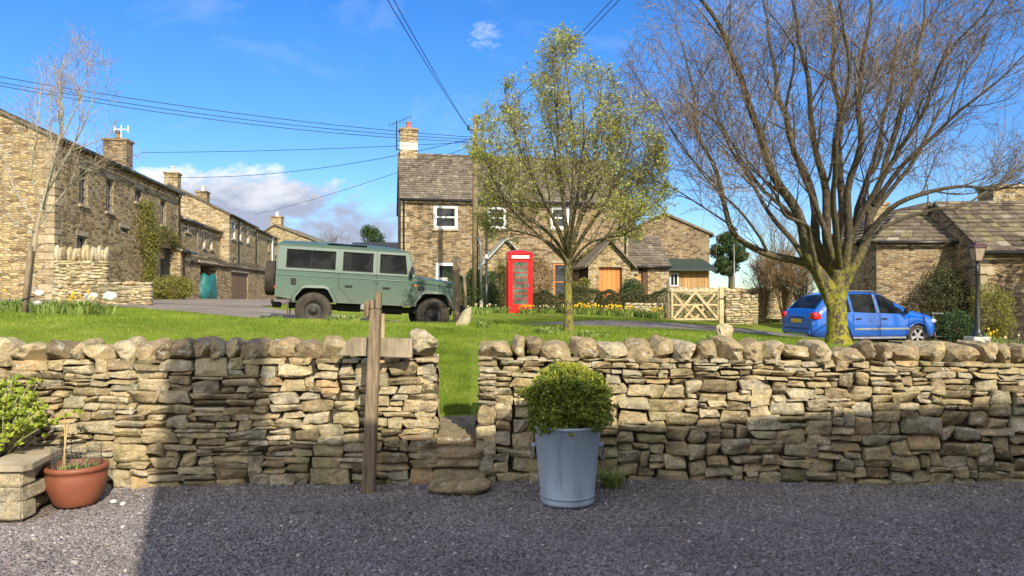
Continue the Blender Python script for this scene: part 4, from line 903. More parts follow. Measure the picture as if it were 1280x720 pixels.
# --- house behind the viewpoint (throws the foreground shadow)
t = thing('stone_house', 'stone house whose chimney and roof shadow lies across the gravel yard', 'house', (0, 0, 0))
fx0, fy0, fx1, fy1 = .07, -1.0, 15.0, .33; k = .4245; EZ = 5.60
bl = (fx0+k*6, fy0-6); br = (fx1+.5, fy1-6); ml = (fx0+k*3, fy0-3); mr = (fx1+.2, fy1-3); RZ = EZ+1.6
mb = MB(); mb.add([(fx0, fy0, 0), (fx1, fy1, 0), (*br, 0), (*bl, 0), (fx0, fy0, EZ), (fx1, fy1, EZ), (*br, EZ), (*bl, EZ), (*ml, RZ), (*mr, RZ)], [(0, 1, 5, 4), (2, 3, 7, 6), (1, 2, 6, 9, 5), (3, 0, 4, 8, 7)]); mb.build('wall', M['rubble2'], t)
mb = MB(); mb.add([(fx0, fy0, EZ+.01), (fx1, fy1, EZ+.01), (*mr, RZ+.02), (*ml, RZ+.02), (*br, EZ+.01), (*bl, EZ+.01)], [(0, 1, 2, 3), (3, 2, 4, 5)]); mb.build('roof', M['slate'], t)
MB().box(1.58, 2.16, -4.4, -3.7, 6.0, 8.75).build('chimney', M['rubble2'], t)
exec_later = []
# ------------------------------------------------------------------ planter, pots, tub
rnd = random.Random(31)
t = thing('stone_planter', 'sandstone raised planter topped with a grey slab at the far left of the yard', 'planter', (0, 0, 0))
ft = MB()
def face_wall(mb, a, b, h):
    d = Vector((b[0]-a[0], b[1]-a[1], 0)); L_ = d.length; d.normalize(); n = Vector((d.y, -d.x, 0)); z = 0
    s = MB()
    for (x0, x1, z0, z1) in pack(L_, h, lambda a_, t_: rnd.uniform(.09, .15), lambda a_, t_, h_: rnd.uniform(.15, .32)): stone(s, x0+.003, x1-.003, z0+.002, z1-.002, 0, .1, rnd.uniform(.55, .8), .012)
    s.v = [tuple(Vector((a[0], a[1], 0))+d*p[0]-n*p[1]+Vector((0, 0, p[2]))) for p in s.v]; base = len(mb.t); mb.add(s.v, s.f); mb.t[base:] = s.t
pa, pb, pc = (-5.0, 5.26), (-3.5, 5.3), (-3.62, 6.02)
face_wall(ft, pa, pb, .36); face_wall(ft, pb, pc, .36); ft.build('wall_face', M['dry'], t, False)
cs = MB(); zc = 0.0
for k_, hc in enumerate((.13, .11, .12)):
    lx, ly = (.30, .17) if k_ % 2 == 0 else (.18, .30); s = MB(); s.bbox(-3.49-lx, -3.49, 5.285, 5.285+ly, zc+.003, zc+hc-.003, .012); zc += hc
    s.v = [(x-.03*(y-5.28)/.7+.008*mnoise.noise(Vector((x*30, y*30, z*30))), y+.008*mnoise.noise(Vector((x*28, y*31, z*30+5))), z) for x, y, z in s.v]; cs.add(s.v, s.f, rnd.uniform(.5, .75))
cs.build('corner_stones', M['dry'], t)
MB().prism([(-5, 5.36), (-3.57, 5.38), (-3.7, 6.0), (-5, 6.0)], 0, .33, 'z').build('soil_fill', M['soil'], t)
s = MB(); s.prism([(-5, 5.22), (-4.2, 5.235), (-3.46, 5.25), (-3.44, 5.32), (-3.55, 5.84), (-3.72, 5.96), (-3.85, 5.74), (-3.8, 5.5), (-5, 5.48)], .362, .405, 'z'); s.build('capping_slab', M['sillstone'], t)
# lime shrub in the planter
t = thing('lime_green_shrub', 'yellow green leafy shrub growing out of the stone planter', 'shrub', (-3.98, 5.7, .33))
mb = MB(); tips = []
for k in range(120):
    a = rnd.random()*6.28; e = rnd.uniform(.45, 1.45); r_ = rnd.uniform(.36, .64)
    d = Vector((math.cos(a)*math.cos(e), math.sin(a)*math.cos(e)*.75, math.sin(e))); p0 = Vector((d.x*.08, d.y*.08, 0)); p1 = p0+d*r_*.55+Vector((0, 0, .03)); p2 = p0+d*r_+Vector((rnd.uniform(-.05, .05), 0, rnd.uniform(0, .06)))
    mb.tube([p0, p1, p2], [.007, .005, .003], 4)
    for q in range(6): f_ = rnd.uniform(.45, 1.05); tips.append(p1.lerp(p2, (f_-.45)*1.7)+Vector((rnd.uniform(-.06, .06), rnd.uniform(-.06, .06), rnd.uniform(-.04, .06))))
mb.build('stem', M['bark_pale'], t, True)
V = []; T = []
for c in tips:
    for q in range(10):
        a = rnd.random()*6.28; e = rnd.uniform(-.1, 1.2); d = Vector((math.cos(a)*math.cos(e), math.sin(a)*math.cos(e), math.sin(e))); s_ = d.orthogonal().normalized()*rnd.uniform(.008, .013); l = rnd.uniform(.03, .055)
        b = d.cross(s_); V += [c, c+d*l*.5+s_+b*.2, c+d*l, c+d*l*.5-s_+b*.2]; T.append(min(1, max(0, rnd.gauss(.6, .25))))
np_mesh('leaves', [tuple(p) for p in V], np.arange(len(V)).reshape(-1, 4), M['leaf_lime'], t, T)
# terracotta pot
Yp = 5.72; t = thing('terracotta_pot', 'round terracotta pot with a ring of wire mesh beside the stone planter', 'plant pot', ((97-640)/F*Yp, Yp, .005))
prof = [(0, .0), (.135, 0), (.15, .015), (.175, .06), (.2, .13), (.212, .19), (.213, .235), (.205, .262), (.218, .268), (.223, .285), (.218, .303), (.2, .308), (.192, .295), (.19, .24), (0, .235)]
MB().lathe(prof, 56).build('bowl', M['terra'], t, True); MB().lathe([(0, .262), (.19, .258)], 30).build('soil', M['soil'], t)
mb = MB(); wr_ = .165; hh = (.27, .46); n = 40
for i in range(n): a = i*2*math.pi/n; mb.tube([(wr_*math.cos(a), wr_*math.sin(a), .25), (wr_*math.cos(a)*1.04, wr_*math.sin(a)*1.04, .455+.006*math.sin(a*5))], .0013, 3)
for j in range(8): z = .27+j*.025; mb.tube([(wr_*(1+.004*j)*math.cos(a), wr_*(1+.004*j)*math.sin(a), z) for a in [i*2*math.pi/n for i in range(n+1)]], .0013, 3, cap=False)
mb.build('mesh_guard', M['wire'], t)
MB().tube([(-.075, -.06, .25), (-.055, -.03, .62)], .006, 6).build('cane', M['cane'], t)
MB().tube([(-.12, .05, .25), (-.14, .07, .66)], .004, 6).build('cane', M['cane'], t)
mb = MB(); strap_leaves(mb, 60, .15, .07, .8, .004, .3); mb.v = [(x, y, z+.255) for x, y, z in mb.v]; mb.build('seedlings', M['daff_leaf'], t, fixn=False)
# blue tub
Yt = 5.78; t = thing('galvanised_tub', 'tall blue grey metal tub with ring handles in front of the right wall', 'tub', ((709-640)/F*Yt, Yt, .01))
rt, rb, th_ = .265, .205, .605
MB().lathe([(0, .012), (rb-.01, .012), (rb-.006, 0), (rb+.004, 0), (rb+.008, .02), (rb+.002, .03), (rt-.004, th_-.03), (rt+.004, th_-.022), (rt+.014, th_-.01), (rt+.014, th_), (rt+.002, th_+.004), (rt-.008, th_-.004), (rt-.012, .5), (0, .5)], 72).build('body', M['zinc'], t, True)
for s_ in (-1, 1):
    mb = MB(); ry_ = -.03; cx = s_*(rt-.005); mb.tube([(cx+s_*.012+s_*.01*math.cos(a), ry_+.045*math.cos(a)*.6, .385+.06*math.sin(a)) for a in [i*2*math.pi/20 for i in range(21)]], .006, 6, cap=False)
    hd = mb.build('ring_handle', M['wire'], t, True); MB().bbox(cx-.02, cx+.012, ry_-.02, ry_+.02, .43, .46, .004).build('bracket', M['zinc'], hd)
MB().lathe([(rb+.009, .05), (rb+.014, .055), (rb+.014, .065), (rb+.011, .07)], 60).build('lower_band', M['zinc'], t, True); MB().tube([(.03, -rb-.001, .03), (.035, -rt-.001+.002, th_-.03)], .003, 4).build('seam', M['zinc'], t)
b = thing('box_bush', 'clipped rounded box bush growing in the blue metal tub', 'bush', ((709-640)/F*Yt, Yt, .56))
rv = ball_pts(.325, .30, .285, .2, .5, 4, .2)
def bushpts(n):
    q = rv(n); return q[q[:, 2] > -.005*1-.0]
leaf_cloud('leaves', 36000, bushpts, .025, M['leaf_box'], b, aspect=.55); shrub_core(.26, .26, .42, .0, M['twig'], b)
shoots = MB()
for k in range(520):
    a = rnd.random()*6.28; e = rnd.uniform(.1, 1.5); d = Vector((math.cos(a)*math.cos(e)*.305, math.sin(a)*math.cos(e)*.29, math.sin(e)*.3)); p = Vector((0, 0, .2))+d*.95
    for q in range(5): dd = (d.normalized()+Vector((rnd.uniform(-.6, .6), rnd.uniform(-.6, .6), rnd.uniform(-.2, .6)))).normalized(); s_ = dd.orthogonal().normalized()*.005; c_ = p+d.normalized()*q*.008; shoots.add([c_, c_+dd*.01+s_, c_+dd*.022, c_+dd*.01-s_], [(0, 1, 2, 3)], rnd.uniform(.6, 1))
shoots.build('new_shoots', M['leaf_box'], b, fixn=False)
def tuft(px, py, label, r, h, n, mat='daff_leaf', name='grass_tuft', wd=.005, bend=.9):
    Yk = EYE*F/(py-HY); tt = thing(name, label, 'plant', ((px-640)/F*Yk, Yk, 0), 0); mb = MB(); strap_leaves(mb, n, r, h, bend, wd); mb.build('leaves', M[mat], tt, fixn=False); return tt
tuft(765, 612, 'tuft of arching strap leaves at the wall foot right of the blue tub', .06, .19, 130)
tuft(484, 605, 'small green weed at the wall foot just right of the wooden post', .1, .08, 110, wd=.007)
tuft(350, 606, 'flat leafy weed at the wall foot in shadow, the one nearer the terracotta pot', .14, .05, 60, wd=.016)
tuft(405, 607, 'flat leafy weed at the wall foot in shadow, just left of the wooden post', .07, .05, 30, wd=.015)
# sign post
t = thing('footpath_signpost', 'weathered oak signpost leaning against the left wall with a pointed board behind it', 'signpost', (-1.165, 6.02, 0))
m = MB(); lean = .06
m.bbox(-.052, .052, -.045, .045, -.02, 1.5, .008); m.bbox(-.052, -.012, -.044, .044, 1.501, 1.575, .006); m.bbox(.0, .05, -.044, .044, 1.501, 1.64, .006)
m.v = [(x*(1-.12*z)+lean*z*.55+.01*mnoise.noise(Vector((0, 0, z*3))), y+.02*z, z) for x, y, z in m.v]; m.build('post', M['oldwood'], t)
m = MB(); m.bbox(-.115, -.052, -.03, .05, 1.42, 1.57, .02); m.v = [(x+.07, y+.03, z) for x, y, z in m.v]; m.build('short_arm', M['oldwood'], t)
m = MB(); m.prism([(-.27, 1.12), (.34, 1.10), (.34, 1.255), (-.16, 1.265)], .075, .14, 'y'); m.build('board', M['boardwood'], t)
m = MB(); m.bbox(.06, .105, .12, .15, 1.05, 1.46, .004); m.build('batten', M['palewood'], t)
# upright planks on the lawn side
# ------------------------------------------------------------------ trees
def tubes_mesh(name, tubes, mat, parent, sides):
    Vs, Fs, Ts = [], [], []; base = 0
    for pts, rs, tone in tubes:
        p = np.array(pts); k = len(p); d = np.gradient(p, axis=0); d /= (np.linalg.norm(d, axis=1)[:, None]+1e-9)
        ref = np.array([0, 0, 1.]) if abs(d[0, 2]) < .85 else np.array([1., 0, 0]); a = np.cross(d, ref); a /= (np.linalg.norm(a, axis=1)[:, None]+1e-9); b = np.cross(d, a)
        th = np.arange(sides)*2*np.pi/sides; r = np.array(rs)[:, None, None]
        V_ = p[:, None, :]+r*(a[:, None, :]*np.cos(th)[None, :, None]+b[:, None, :]*np.sin(th)[None, :, None]); Vs.append(V_.reshape(-1, 3))
        i, j = np.meshgrid(np.arange(k-1), np.arange(sides), indexing='ij'); i = i.ravel(); j = j.ravel(); j2 = (j+1) % sides
        Fs.append(np.stack([i*sides+j, i*sides+j2, (i+1)*sides+j2, (i+1)*sides+j], 1)+base); Ts.append(np.full((k-1)*sides, tone)); base += k*sides
    return np_mesh(name, np.concatenate(Vs), np.concatenate(Fs), mat, parent, np.concatenate(Ts), smooth=True)
class Tree:
    def __init__(s, root, seed, lens, nch, ang, up=.25, wander=.18, rfac=.55, minr=.0035, env=None):
        s.r = random.Random(seed); s.root = root; s.thick = []; s.thin = []; s.lens = lens; s.nch = nch; s.ang = ang; s.up = up; s.wander = wander; s.rfac = rfac; s.minr = minr; s.ends = []; s.env = env
    def poly(s, pts, r0, r1, lvl=0):
        rs = [r0+(r1-r0)*(i/(len(pts)-1))**.85 for i in range(len(pts))]
        (s.thick if lvl < 2 else s.thin).append(([tuple(p) for p in pts], rs, s.r.random())); s.spawn(pts, rs, lvl+1)
    def spawn(s, pts, rs, lvl, f0=None):
        if lvl >= len(s.lens): s.ends.append(pts); return
        n = s.nch[lvl]; n = max(1, int(n*s.r.uniform(.75, 1.25))); f0 = (.33 if lvl == 1 else .15) if f0 is None else f0
        Lp = sum((pts[i+1]-pts[i]).length for i in range(len(pts)-1)); k = len(pts)-1
        for q in range(n):
            f = f0+(1-f0)*(q+s.r.random())/n; i = min(k-1, int(f*k)); fr = f*k-i; p = pts[i].lerp(pts[i+1], fr); d = (pts[i+1]-pts[i]).normalized()
            o = d.orthogonal().normalized(); o.rotate(Matrix.Rotation(s.r.random()*6.283, 3, d)); a = R(s.ang[lvl]*s.r.uniform(.65, 1.35)); dd = (d*math.cos(a)+o*math.sin(a)).normalized()
            ln = s.lens[lvl]*s.r.uniform(.55, 1.25)*(1-.45*f); r0 = max(s.minr, min((rs[i]*(1-fr)+rs[i+1]*fr)*s.rfac, .013*ln+.004)); s.grow(p, dd, ln, r0, lvl)
    def grow(s, p, d, ln, r0, lvl):
        n = 6 if lvl == 1 else (5 if lvl == 2 else 4 if lvl == 3 else 3); pts = [p.copy()]
        for i in range(n):
            d = (d+Vector((s.r.gauss(0, s.wander), s.r.gauss(0, s.wander), s.r.gauss(0, s.wander)+s.up*(.5 if lvl > 2 else 1)*.35))).normalized(); p = p+d*(ln/n); pts.append(p.copy())
        if s.env and not s.env(pts[-1]):
            pts = pts[:max(2, n//2+1)]
        rs = [max(s.minr*.7, r0*(1-.75*i/(len(pts)-1))) for i in range(len(pts))]
        (s.thick if lvl < 2 else s.thin).append(([tuple(q) for q in pts], rs, s.r.random())); s.spawn(pts, rs, lvl+1)
    def build(s, m1, m2):
        tubes_mesh('trunk', s.thick, m1, s.root, 9); return tubes_mesh('crown', s.thin, m2, s.root, 3)
def smooth_line(pts, n=5):
    out = []; pts = [Vector(p) for p in pts]
    for i in range(len(pts)-1):
        p0 = pts[max(i-1, 0)]; p1 = pts[i]; p2 = pts[i+1]; p3 = pts[min(i+2, len(pts)-1)]
        for k in range(n):
            t = k/n; out.append(.5*((2*p1)+(p2-p0)*t+(2*p0-5*p1+4*p2-p3)*t*t+(3*p1-p0-3*p2+p3)*t**3))
    out.append(pts[-1]); return out
# big bare tree
YT = 15.0; bx, bz = (1048-640)/F*YT, .60
root = thing('bare_tree', 'large bare broadleaf tree with mossy trunk in front of the blue car', 'tree', (bx, YT, bz))
def Lp(px, py, dy=0): q = P(px, py, YT+dy); return q-Vector((bx, YT, bz))
T1 = Tree(root, 3, [0, 2.0, 1.2, .75, .45], [0, 9, 7, 5, 3], [0, 38, 38, 40, 42], .24, .085, .45, .0042, env=lambda q: q.z > 1.35 and math.hypot(q.x-.1, q.y)+.0*q.z < 4.9)
trk = smooth_line([Lp(1048, 438), Lp(1047, 420), Lp(1046, 395), Lp(1046, 370), Lp(1049, 340), Lp(1053, 312)], 4)
T1.thick.append(([tuple(p) for p in trk], [.33-.10*min(1, i/5)-.004*i for i in range(len(trk))], .5))
limbs = [
 ([(1044, 392, 0), (1022, 352, .0), (1005, 330, .1), (955, 316, .2), (918, 288, .1), (900, 240, .3), (880, 180, .4), (868, 110, .5), (858, 50, .6)], .135, .02),
 ([(1044, 372, 0), (1018, 330, -.1), (1000, 280, -.4), (970, 215, -.8), (940, 140, -1.2), (915, 60, -1.4), (880, 0, -1.7), (865, -40, -1.9)], .17, .02),
 ([(1044, 360, .1), (1025, 300, .3), (1010, 230, .6), (985, 150, 1.0), (965, 70, 1.3), (950, -20, 1.6)], .15, .02),
 ([(1047, 350, 0), (1036, 290, -.2), (1028, 220, -.3), (1015, 140, -.6), (1000, 50, -.9), (990, -50, -1.1)], .14, .02),
 ([(1052, 345, 0), (1052, 280, .2), (1050, 200, .3), (1048, 110, .5), (1040, 20, .7), (1035, -70, .8)], .14, .02),
 ([(1054, 345, 0), (1063, 280, -.3), (1070, 200, -.8), (1078, 120, -1.2), (1082, 30, -1.5), (1085, -60, -1.7)], .12, .018),
 ([(1048, 400, 0), (1060, 350, -.05), (1078, 305, -.1), (1090, 255, 0), (1115, 180, .3), (1140, 100, .6), (1160, 20, .9), (1170, -50, 1)], .15, .02),
 ([(1073, 318, -.1), (1090, 270, .3), (1125, 225, .8), (1165, 160, 1.3), (1210, 90, 1.7), (1240, 30, 2)], .09, .015),
 ([(1080, 300, -.1), (1110, 262, -.5), (1160, 240, -.9), (1210, 232, -1.1), (1250, 236, -1.3), (1300, 215, -1.5)], .08, .012),
 ([(1078, 305, .1), (1115, 278, .5), (1170, 262, .9), (1205, 258, 1.1), (1260, 225, 1.4), (1320, 190, 1.6)], .065, .01),
 ([(1032, 372, -.1), (1010, 300, -.8), (1008, 280, -1.2), (985, 268, -1.7), (965, 240, -2.0), (930, 200, -2.4), (900, 150, -2.6)], .065, .012),
 ([(1060, 330, .1), (1075, 260, .9), (1100, 180, 1.6), (1115, 100, 2.1), (1130, 10, 2.5)], .1, .015),
 ([(1050, 335, -.1), (1042, 260, -1.1), (1050, 180, -1.9), (1058, 90, -2.4), (1055, 0, -2.8)], .09, .014),
 ([(1015, 335, 0), (985, 290, .6), (950, 250, 1.1), (915, 190, 1.5), (890, 120, 1.8), (865, 60, 2)], .08, .012),
 ([(1090, 255, 0), (1130, 205, -.6), (1185, 150, -1.1), (1235, 110, -1.5), (1290, 60, -1.8)], .07, .012),
 ([(918, 288, .1), (885, 262, 0), (850, 240, -.1), (815, 222, -.2)], .028, .008), ([(955, 316, .2), (930, 270, -.3), (890, 225, -.8), (850, 170, -1.1), (820, 120, -1.3)], .04, .01)]
for pts, r0, r1 in limbs:
    pl = smooth_line([Lp(*p) for p in pts], 4); pl = [q+Vector((mnoise.noise(q*1.1+Vector((r0*90, 0, 0))), mnoise.noise(q*1.1+Vector((0, r0*90, 5))), 0))*.16*min(1, q.z*.5) for q in pl]; T1.poly(pl, r0*.84, r1*.8, 0)
rb_ = random.Random(77)
for k in range(4):
    a = .6+k*math.pi*2/4+rb_.uniform(-.25, .25); e = rb_.uniform(.75, 1.25); base = Lp(1050, 345)+Vector((0, 0, rb_.uniform(-.15, .5))); d = Vector((math.cos(a)*math.cos(e), math.sin(a)*math.cos(e), math.sin(e)))
    pl = [base+d*(5.2*f)+Vector((0, 0, .5*f*f)) for f in [i/14 for i in range(15)]]
    pl = [q+Vector((mnoise.noise(q*.8+Vector((k*7, 0, 0))), mnoise.noise(q*.8+Vector((0, k*7, 5))), 0))*.3*(q-base).length/3 for q in pl]; T1.poly(pl, .07, .012, 0)
T1.build(M['bark_big'], M['twig'])
print('big tree tubes', len(T1.thick), len(T1.thin))
# middle tree with young leaves
YM = 13.6; mx_, mz_ = (711-640)/F*YM, G((711-640)/F*YM, YM)-.03
root = thing('budding_tree', 'small upright tree coming into pale green leaf, centre of the lawn before the orange door', 'tree', (mx_, YM, mz_))
def Lm(px, py, dy=0): return P(px, py, YM+dy)-Vector((mx_, YM, mz_))
T2 = Tree(root, 9, [0, 1.05, .6, .34], [0, 12, 7, 6], [0, 38, 42, 44], .34, .11, .5, .0034, env=lambda q: 1.45 < q.z < 5.6 and math.hypot(q.x, q.y) < 1.95*min(1, (q.z-1.1)/.9)*max(.12, 1-(max(0, q.z-2.4)/3.4)**2.6))
trk = smooth_line([Lm(711, 415), Lm(711, 395), Lm(710, 360), Lm(711, 318)], 4)
T2.thick.append(([tuple(p) for p in trk], [.115-.025*min(1, i/4)-.0015*i for i in range(len(trk))], .5))
for pts, r0 in [([(711, 325, 0), (700, 290, .1), (680, 250, .3), (655, 200, .5), (640, 150, .6), (630, 110, .7)], .05), ([(711, 330, 0), (690, 295, -.2), (655, 268, -.5), (625, 235, -.8), (608, 190, -1)], .045),
    ([(711, 320, 0), (706, 270, -.2), (700, 200, -.3), (695, 130, -.3), (690, 70, -.2)], .06), ([(711, 318, 0), (715, 260, .2), (718, 190, .3), (712, 120, .3), (705, 60, .2)], .06), ([(712, 325, 0), (724, 275, .1), (738, 220, .3), (748, 160, .4), (752, 105, .4)], .055),
    ([(712, 322, 0), (735, 285, -.3), (765, 240, -.6), (785, 190, -.8), (795, 150, -.9)], .048), ([(712, 335, 0), (740, 310, .1), (775, 285, .3), (805, 258, .5), (828, 225, .6)], .045), ([(711, 333, 0), (735, 305, -.4), (770, 295, -.8), (800, 285, -1.1)], .03),
    ([(710, 335, 0), (690, 305, .4), (650, 290, .8), (615, 285, 1.1)], .032), ([(711, 325, 0), (708, 280, .6), (700, 230, 1.1), (690, 170, 1.3), (680, 110, 1.3)], .045), ([(711, 325, 0), (716, 280, -.6), (724, 230, -1.1), (730, 170, -1.3), (728, 110, -1.2)], .045), ([(712, 322, 0), (728, 270, .6), (755, 215, 1), (768, 160, 1.1)], .04), ([(711, 322, 0), (690, 270, -.6), (665, 215, -1), (655, 165, -1.1)], .04),
    ([(711, 330, 0), (680, 300, 0), (640, 262, -.1), (612, 215, -.1), (600, 170, 0)], .035), ([(711, 325, 0), (745, 270, -.1), (790, 232, 0), (812, 200, .1)], .035)]:
    T2.poly(smooth_line([Lm(*p) for p in pts], 4), r0*.95, .008, 0)
T2.build(M['bark_mid'], M['twig'])
ep = []
for pts in T2.ends:
    for q in range(5): ep.append(pts[T2.r.randrange(1, len(pts))]+Vector([T2.r.gauss(0, .035) for _ in range(3)]))
ep = np.array([tuple(p) for p in ep]); print('leaf pts', len(ep), len(T2.thin))
def mid_leaves(n):
    i = nrng.integers(0, len(ep), n); return ep[i]+nrng.normal(0, .012, (n, 3))
leaf_cloud('leaves', 31000, mid_leaves, .044, M['leaf_bud'], root, aspect=.5)
# left sapling tree
YL = 14.2; lx, lz = (38-640)/F*YL, G((38-640)/F*YL, YL)-.05
root = thing('bare_birch', 'slender pale barked bare tree tied to a stake at the left', 'tree', (lx, YL, lz))
def Ll(px, py, dy=0): return P(px, py, YL+dy)-Vector((lx, YL, lz))
T3 = Tree(root, 5, [0, 1.0, .55, .32], [0, 8, 6, 4], [0, 38, 42, 45], .3, .13, .55, .0035)
T3.poly(smooth_line([Ll(34, 392), Ll(38, 340), Ll(46, 280), Ll(52, 262)], 4), .085, .055, 8)
for pts, r0 in [([(51, 265, 0), (66, 200, .1), (76, 150, .2), (72, 100, .2), (80, 68, .3)], .05), ([(52, 262, 0), (38, 215, -.2), (45, 160, -.3), (50, 90, -.4)], .03), ([(60, 235, 0), (85, 190, -.2), (105, 150, -.3), (118, 110, -.4)], .03), ([(48, 280, 0), (75, 245, .3), (105, 215, .5), (140, 190, .6)], .028),
    ([(48, 285, 0), (22, 245, .2), (8, 215, .3), (-5, 170, .4)], .025), ([(66, 200, .1), (60, 150, .5), (62, 110, .7)], .02), ([(70, 180, .1), (95, 130, .1), (108, 85, .1)], .02), ([(45, 290, 0), (15, 275, -.4), (-10, 250, -.6)], .02), ([(52, 262, 0), (62, 220, -.6), (70, 190, -.9)], .02)]:
    T3.poly(smooth_line([Ll(*p) for p in pts], 4), r0, .006, 0)
T3.build(M['bark_pale'], M['twig_pale'])
t = thing('tree_stake', 'wooden stake supporting the slender pale bare tree at the left', 'stake', (X(30, 14.0), 14.0, G(X(30, 14.0), 14.0)-.05))
MB().tube([(0, 0, 0), (.03, 0, .5), (.12, 0, 1.35)], [.05, .048, .045], 8).build('pole', M['oldwood'], t, True); MB().tube([(.0, -.06, .32), (.12, .0, .38), (.1, .14, .4)], .015, 5).build('tie', M['cable'], t, True)
# ------------------------------------------------------------------ distant and garden planting
def bush(name, label, px, py, Y, wpx, h, mat, n=6000, ls=.05, dz=None, group=None, ry=None, cat='shrub', lump=.2, upz=0):
    x = X(px, Y); z = G(x, Y) if dz is None else dz; t = thing(name, label, cat, (x, Y, z), 0, group); r = wpx/F*Y/2
    leaf_cloud('leaves', n, ball_pts(r, ry or r, h/2, lump, .45, rnd.random()*20, h/2+upz), ls, mat, t); shrub_core(r*.7, r*.7, h*.7, 0, M['twig'], t); return t
bush('green_hedge', 'rounded yellow green hedge below the dark doorway of the long left house', 214, 0, 28.5, 58, 1.0, M['leaf_yellow'], 9000, .05, 1.42, ry=.5, cat='hedge', lump=.1)
bush('topiary_bush', 'rounded dark green clipped bush right of the orange door', 790, 0, 31, 32, 1.45, M['leaf_dark'], 7000, .05, .95, lump=.08)
bush('topiary_bush', 'small round dark bush just left below the orange door', 749, 0, 30.5, 13, .75, M['leaf_dark'], 2200, .045, 1.0, lump=.08)
bush('topiary_bush', 'low dark bush directly under the orange door', 764, 0, 30.5, 18, .7, M['leaf_dark'], 2200, .045, 1.0, lump=.08)
bush('leafy_shrub', 'dark shrub beside the left end of the hedge behind the phone box', 600, 0, 30.5, 50, 1.8, M['leaf_dark'], 7000, .06, .9)
bush('climbing_shrub', 'brownish climbing shrub against the centre house right of the phone box', 675, 0, 33, 34, 2.6, M['leaf_brown'], 5000, .06, .9, ry=.4)
bush('climbing_shrub', 'green brown climber rising behind the left edge of the phone box', 625, 0, 31.5, 24, 2.4, M['leaf_ivy'], 3500, .05, .9, ry=.4)
def hedge(name, label, a, b, H, D, mat, n, ls, zb=None, cat='hedge'):
    L_ = math.hypot(b[0]-a[0], b[1]-a[1]); z = zb if zb is not None else G((a[0]+b[0])/2, (a[1]+b[1])/2)-.05
    t = thing(name, label, cat, (a[0], a[1], z), math.atan2(b[1]-a[1], b[0]-a[0])); leaf_cloud('leaves', n, box_pts(L_, D, H), ls, mat, t)
    mb = MB()
    for k in range(int(L_*9)): x = rnd.random()*L_; y = rnd.uniform(-.3, .3)*D; mb.tube([(x, y, 0), (x+rnd.uniform(-.15, .15), y*1.3, H*.55), (x+rnd.uniform(-.3, .3), y*1.6, H*.95)], [.02, .012, .005], 4)
    mb.build('stem', M['twig'], t, True); return t
hedge('garden_hedge', 'dark brown green hedge running behind the daffodils to the gate', (X(664, 30), 30), (X(832, 29.6), 29.6), .95, .8, M['leaf_hedge'], 26000, .05, .85)
hedge('dark_hedge', 'near black hedge low in front of the centre house, left of the phone box', (X(556, 32), 32), (X(632, 32), 32), 1.75, .7, M['leaf_dark'], 14000, .055, .85)
hedge('golden_shrub_row', 'golden shrubs under the window between trunk and porch', (X(715, 31.5), 31.5), (X(738, 31.5), 31.5), 1.35, .6, M['leaf_yellow'], 4500, .05, .9, 'shrub')
# ivy on the long left house
t = thing('wall_climber', 'tall yellow green climber trained up the long left house', 'climber', (*(h1.A+h1.d*h1.u(178)), 1.4), h1.root.rotation_euler.z)
def climb(n):
    z = 4.1*nrng.random(n); wd = .35+.55*np.exp(-((z-2.9)/.9)**2); return np.stack([nrng.normal(0, .5, n)*wd*1.5+.2*np.sin(z), -.08-.3*nrng.random(n), z], 1)
leaf_cloud('leaves', 8500, climb, .06, M['leaf_yellow'], t); mb = MB()
for k in range(8): mb.tube([(rnd.uniform(-.2, .2), -.1, 0), (rnd.uniform(-.3, .3), -.1, 2), (rnd.uniform(-.7, .7), -.15, rnd.uniform(3, 4.3))], [.03, .02, .006], 5)
mb.build('stem', M['twig_pale'], t, True)
t = thing('wall_climber', 'thin brown climber arching over the dark door of the long left house', 'climber', (*(h1.A+h1.d*h1.u(205)), 1.4), h1.root.rotation_euler.z)
def arch(n):
    a = nrng.random(n)*math.pi; return np.stack([-.2+np.cos(a)*1.7+nrng.normal(0, .2, n), -.1-.25*nrng.random(n), 2.2+np.sin(a)*.75+nrng.normal(0, .16, n)], 1)
leaf_cloud('leaves', 3500, arch, .055, M['leaf_ivy'], t); mb = MB()
for k in range(7): o_ = rnd.uniform(-.15, .15); mb.tube([(-1.9+o_, -.1, 0), (-1.8, -.1, 2.1+o_), (-.8, -.15, 2.8+o_), (.8, -.12, 2.7+o_), (1.4, -.1, 2.2+o_)], .012, 4)
mb.build('stem', M['twig_pale'], t, True)
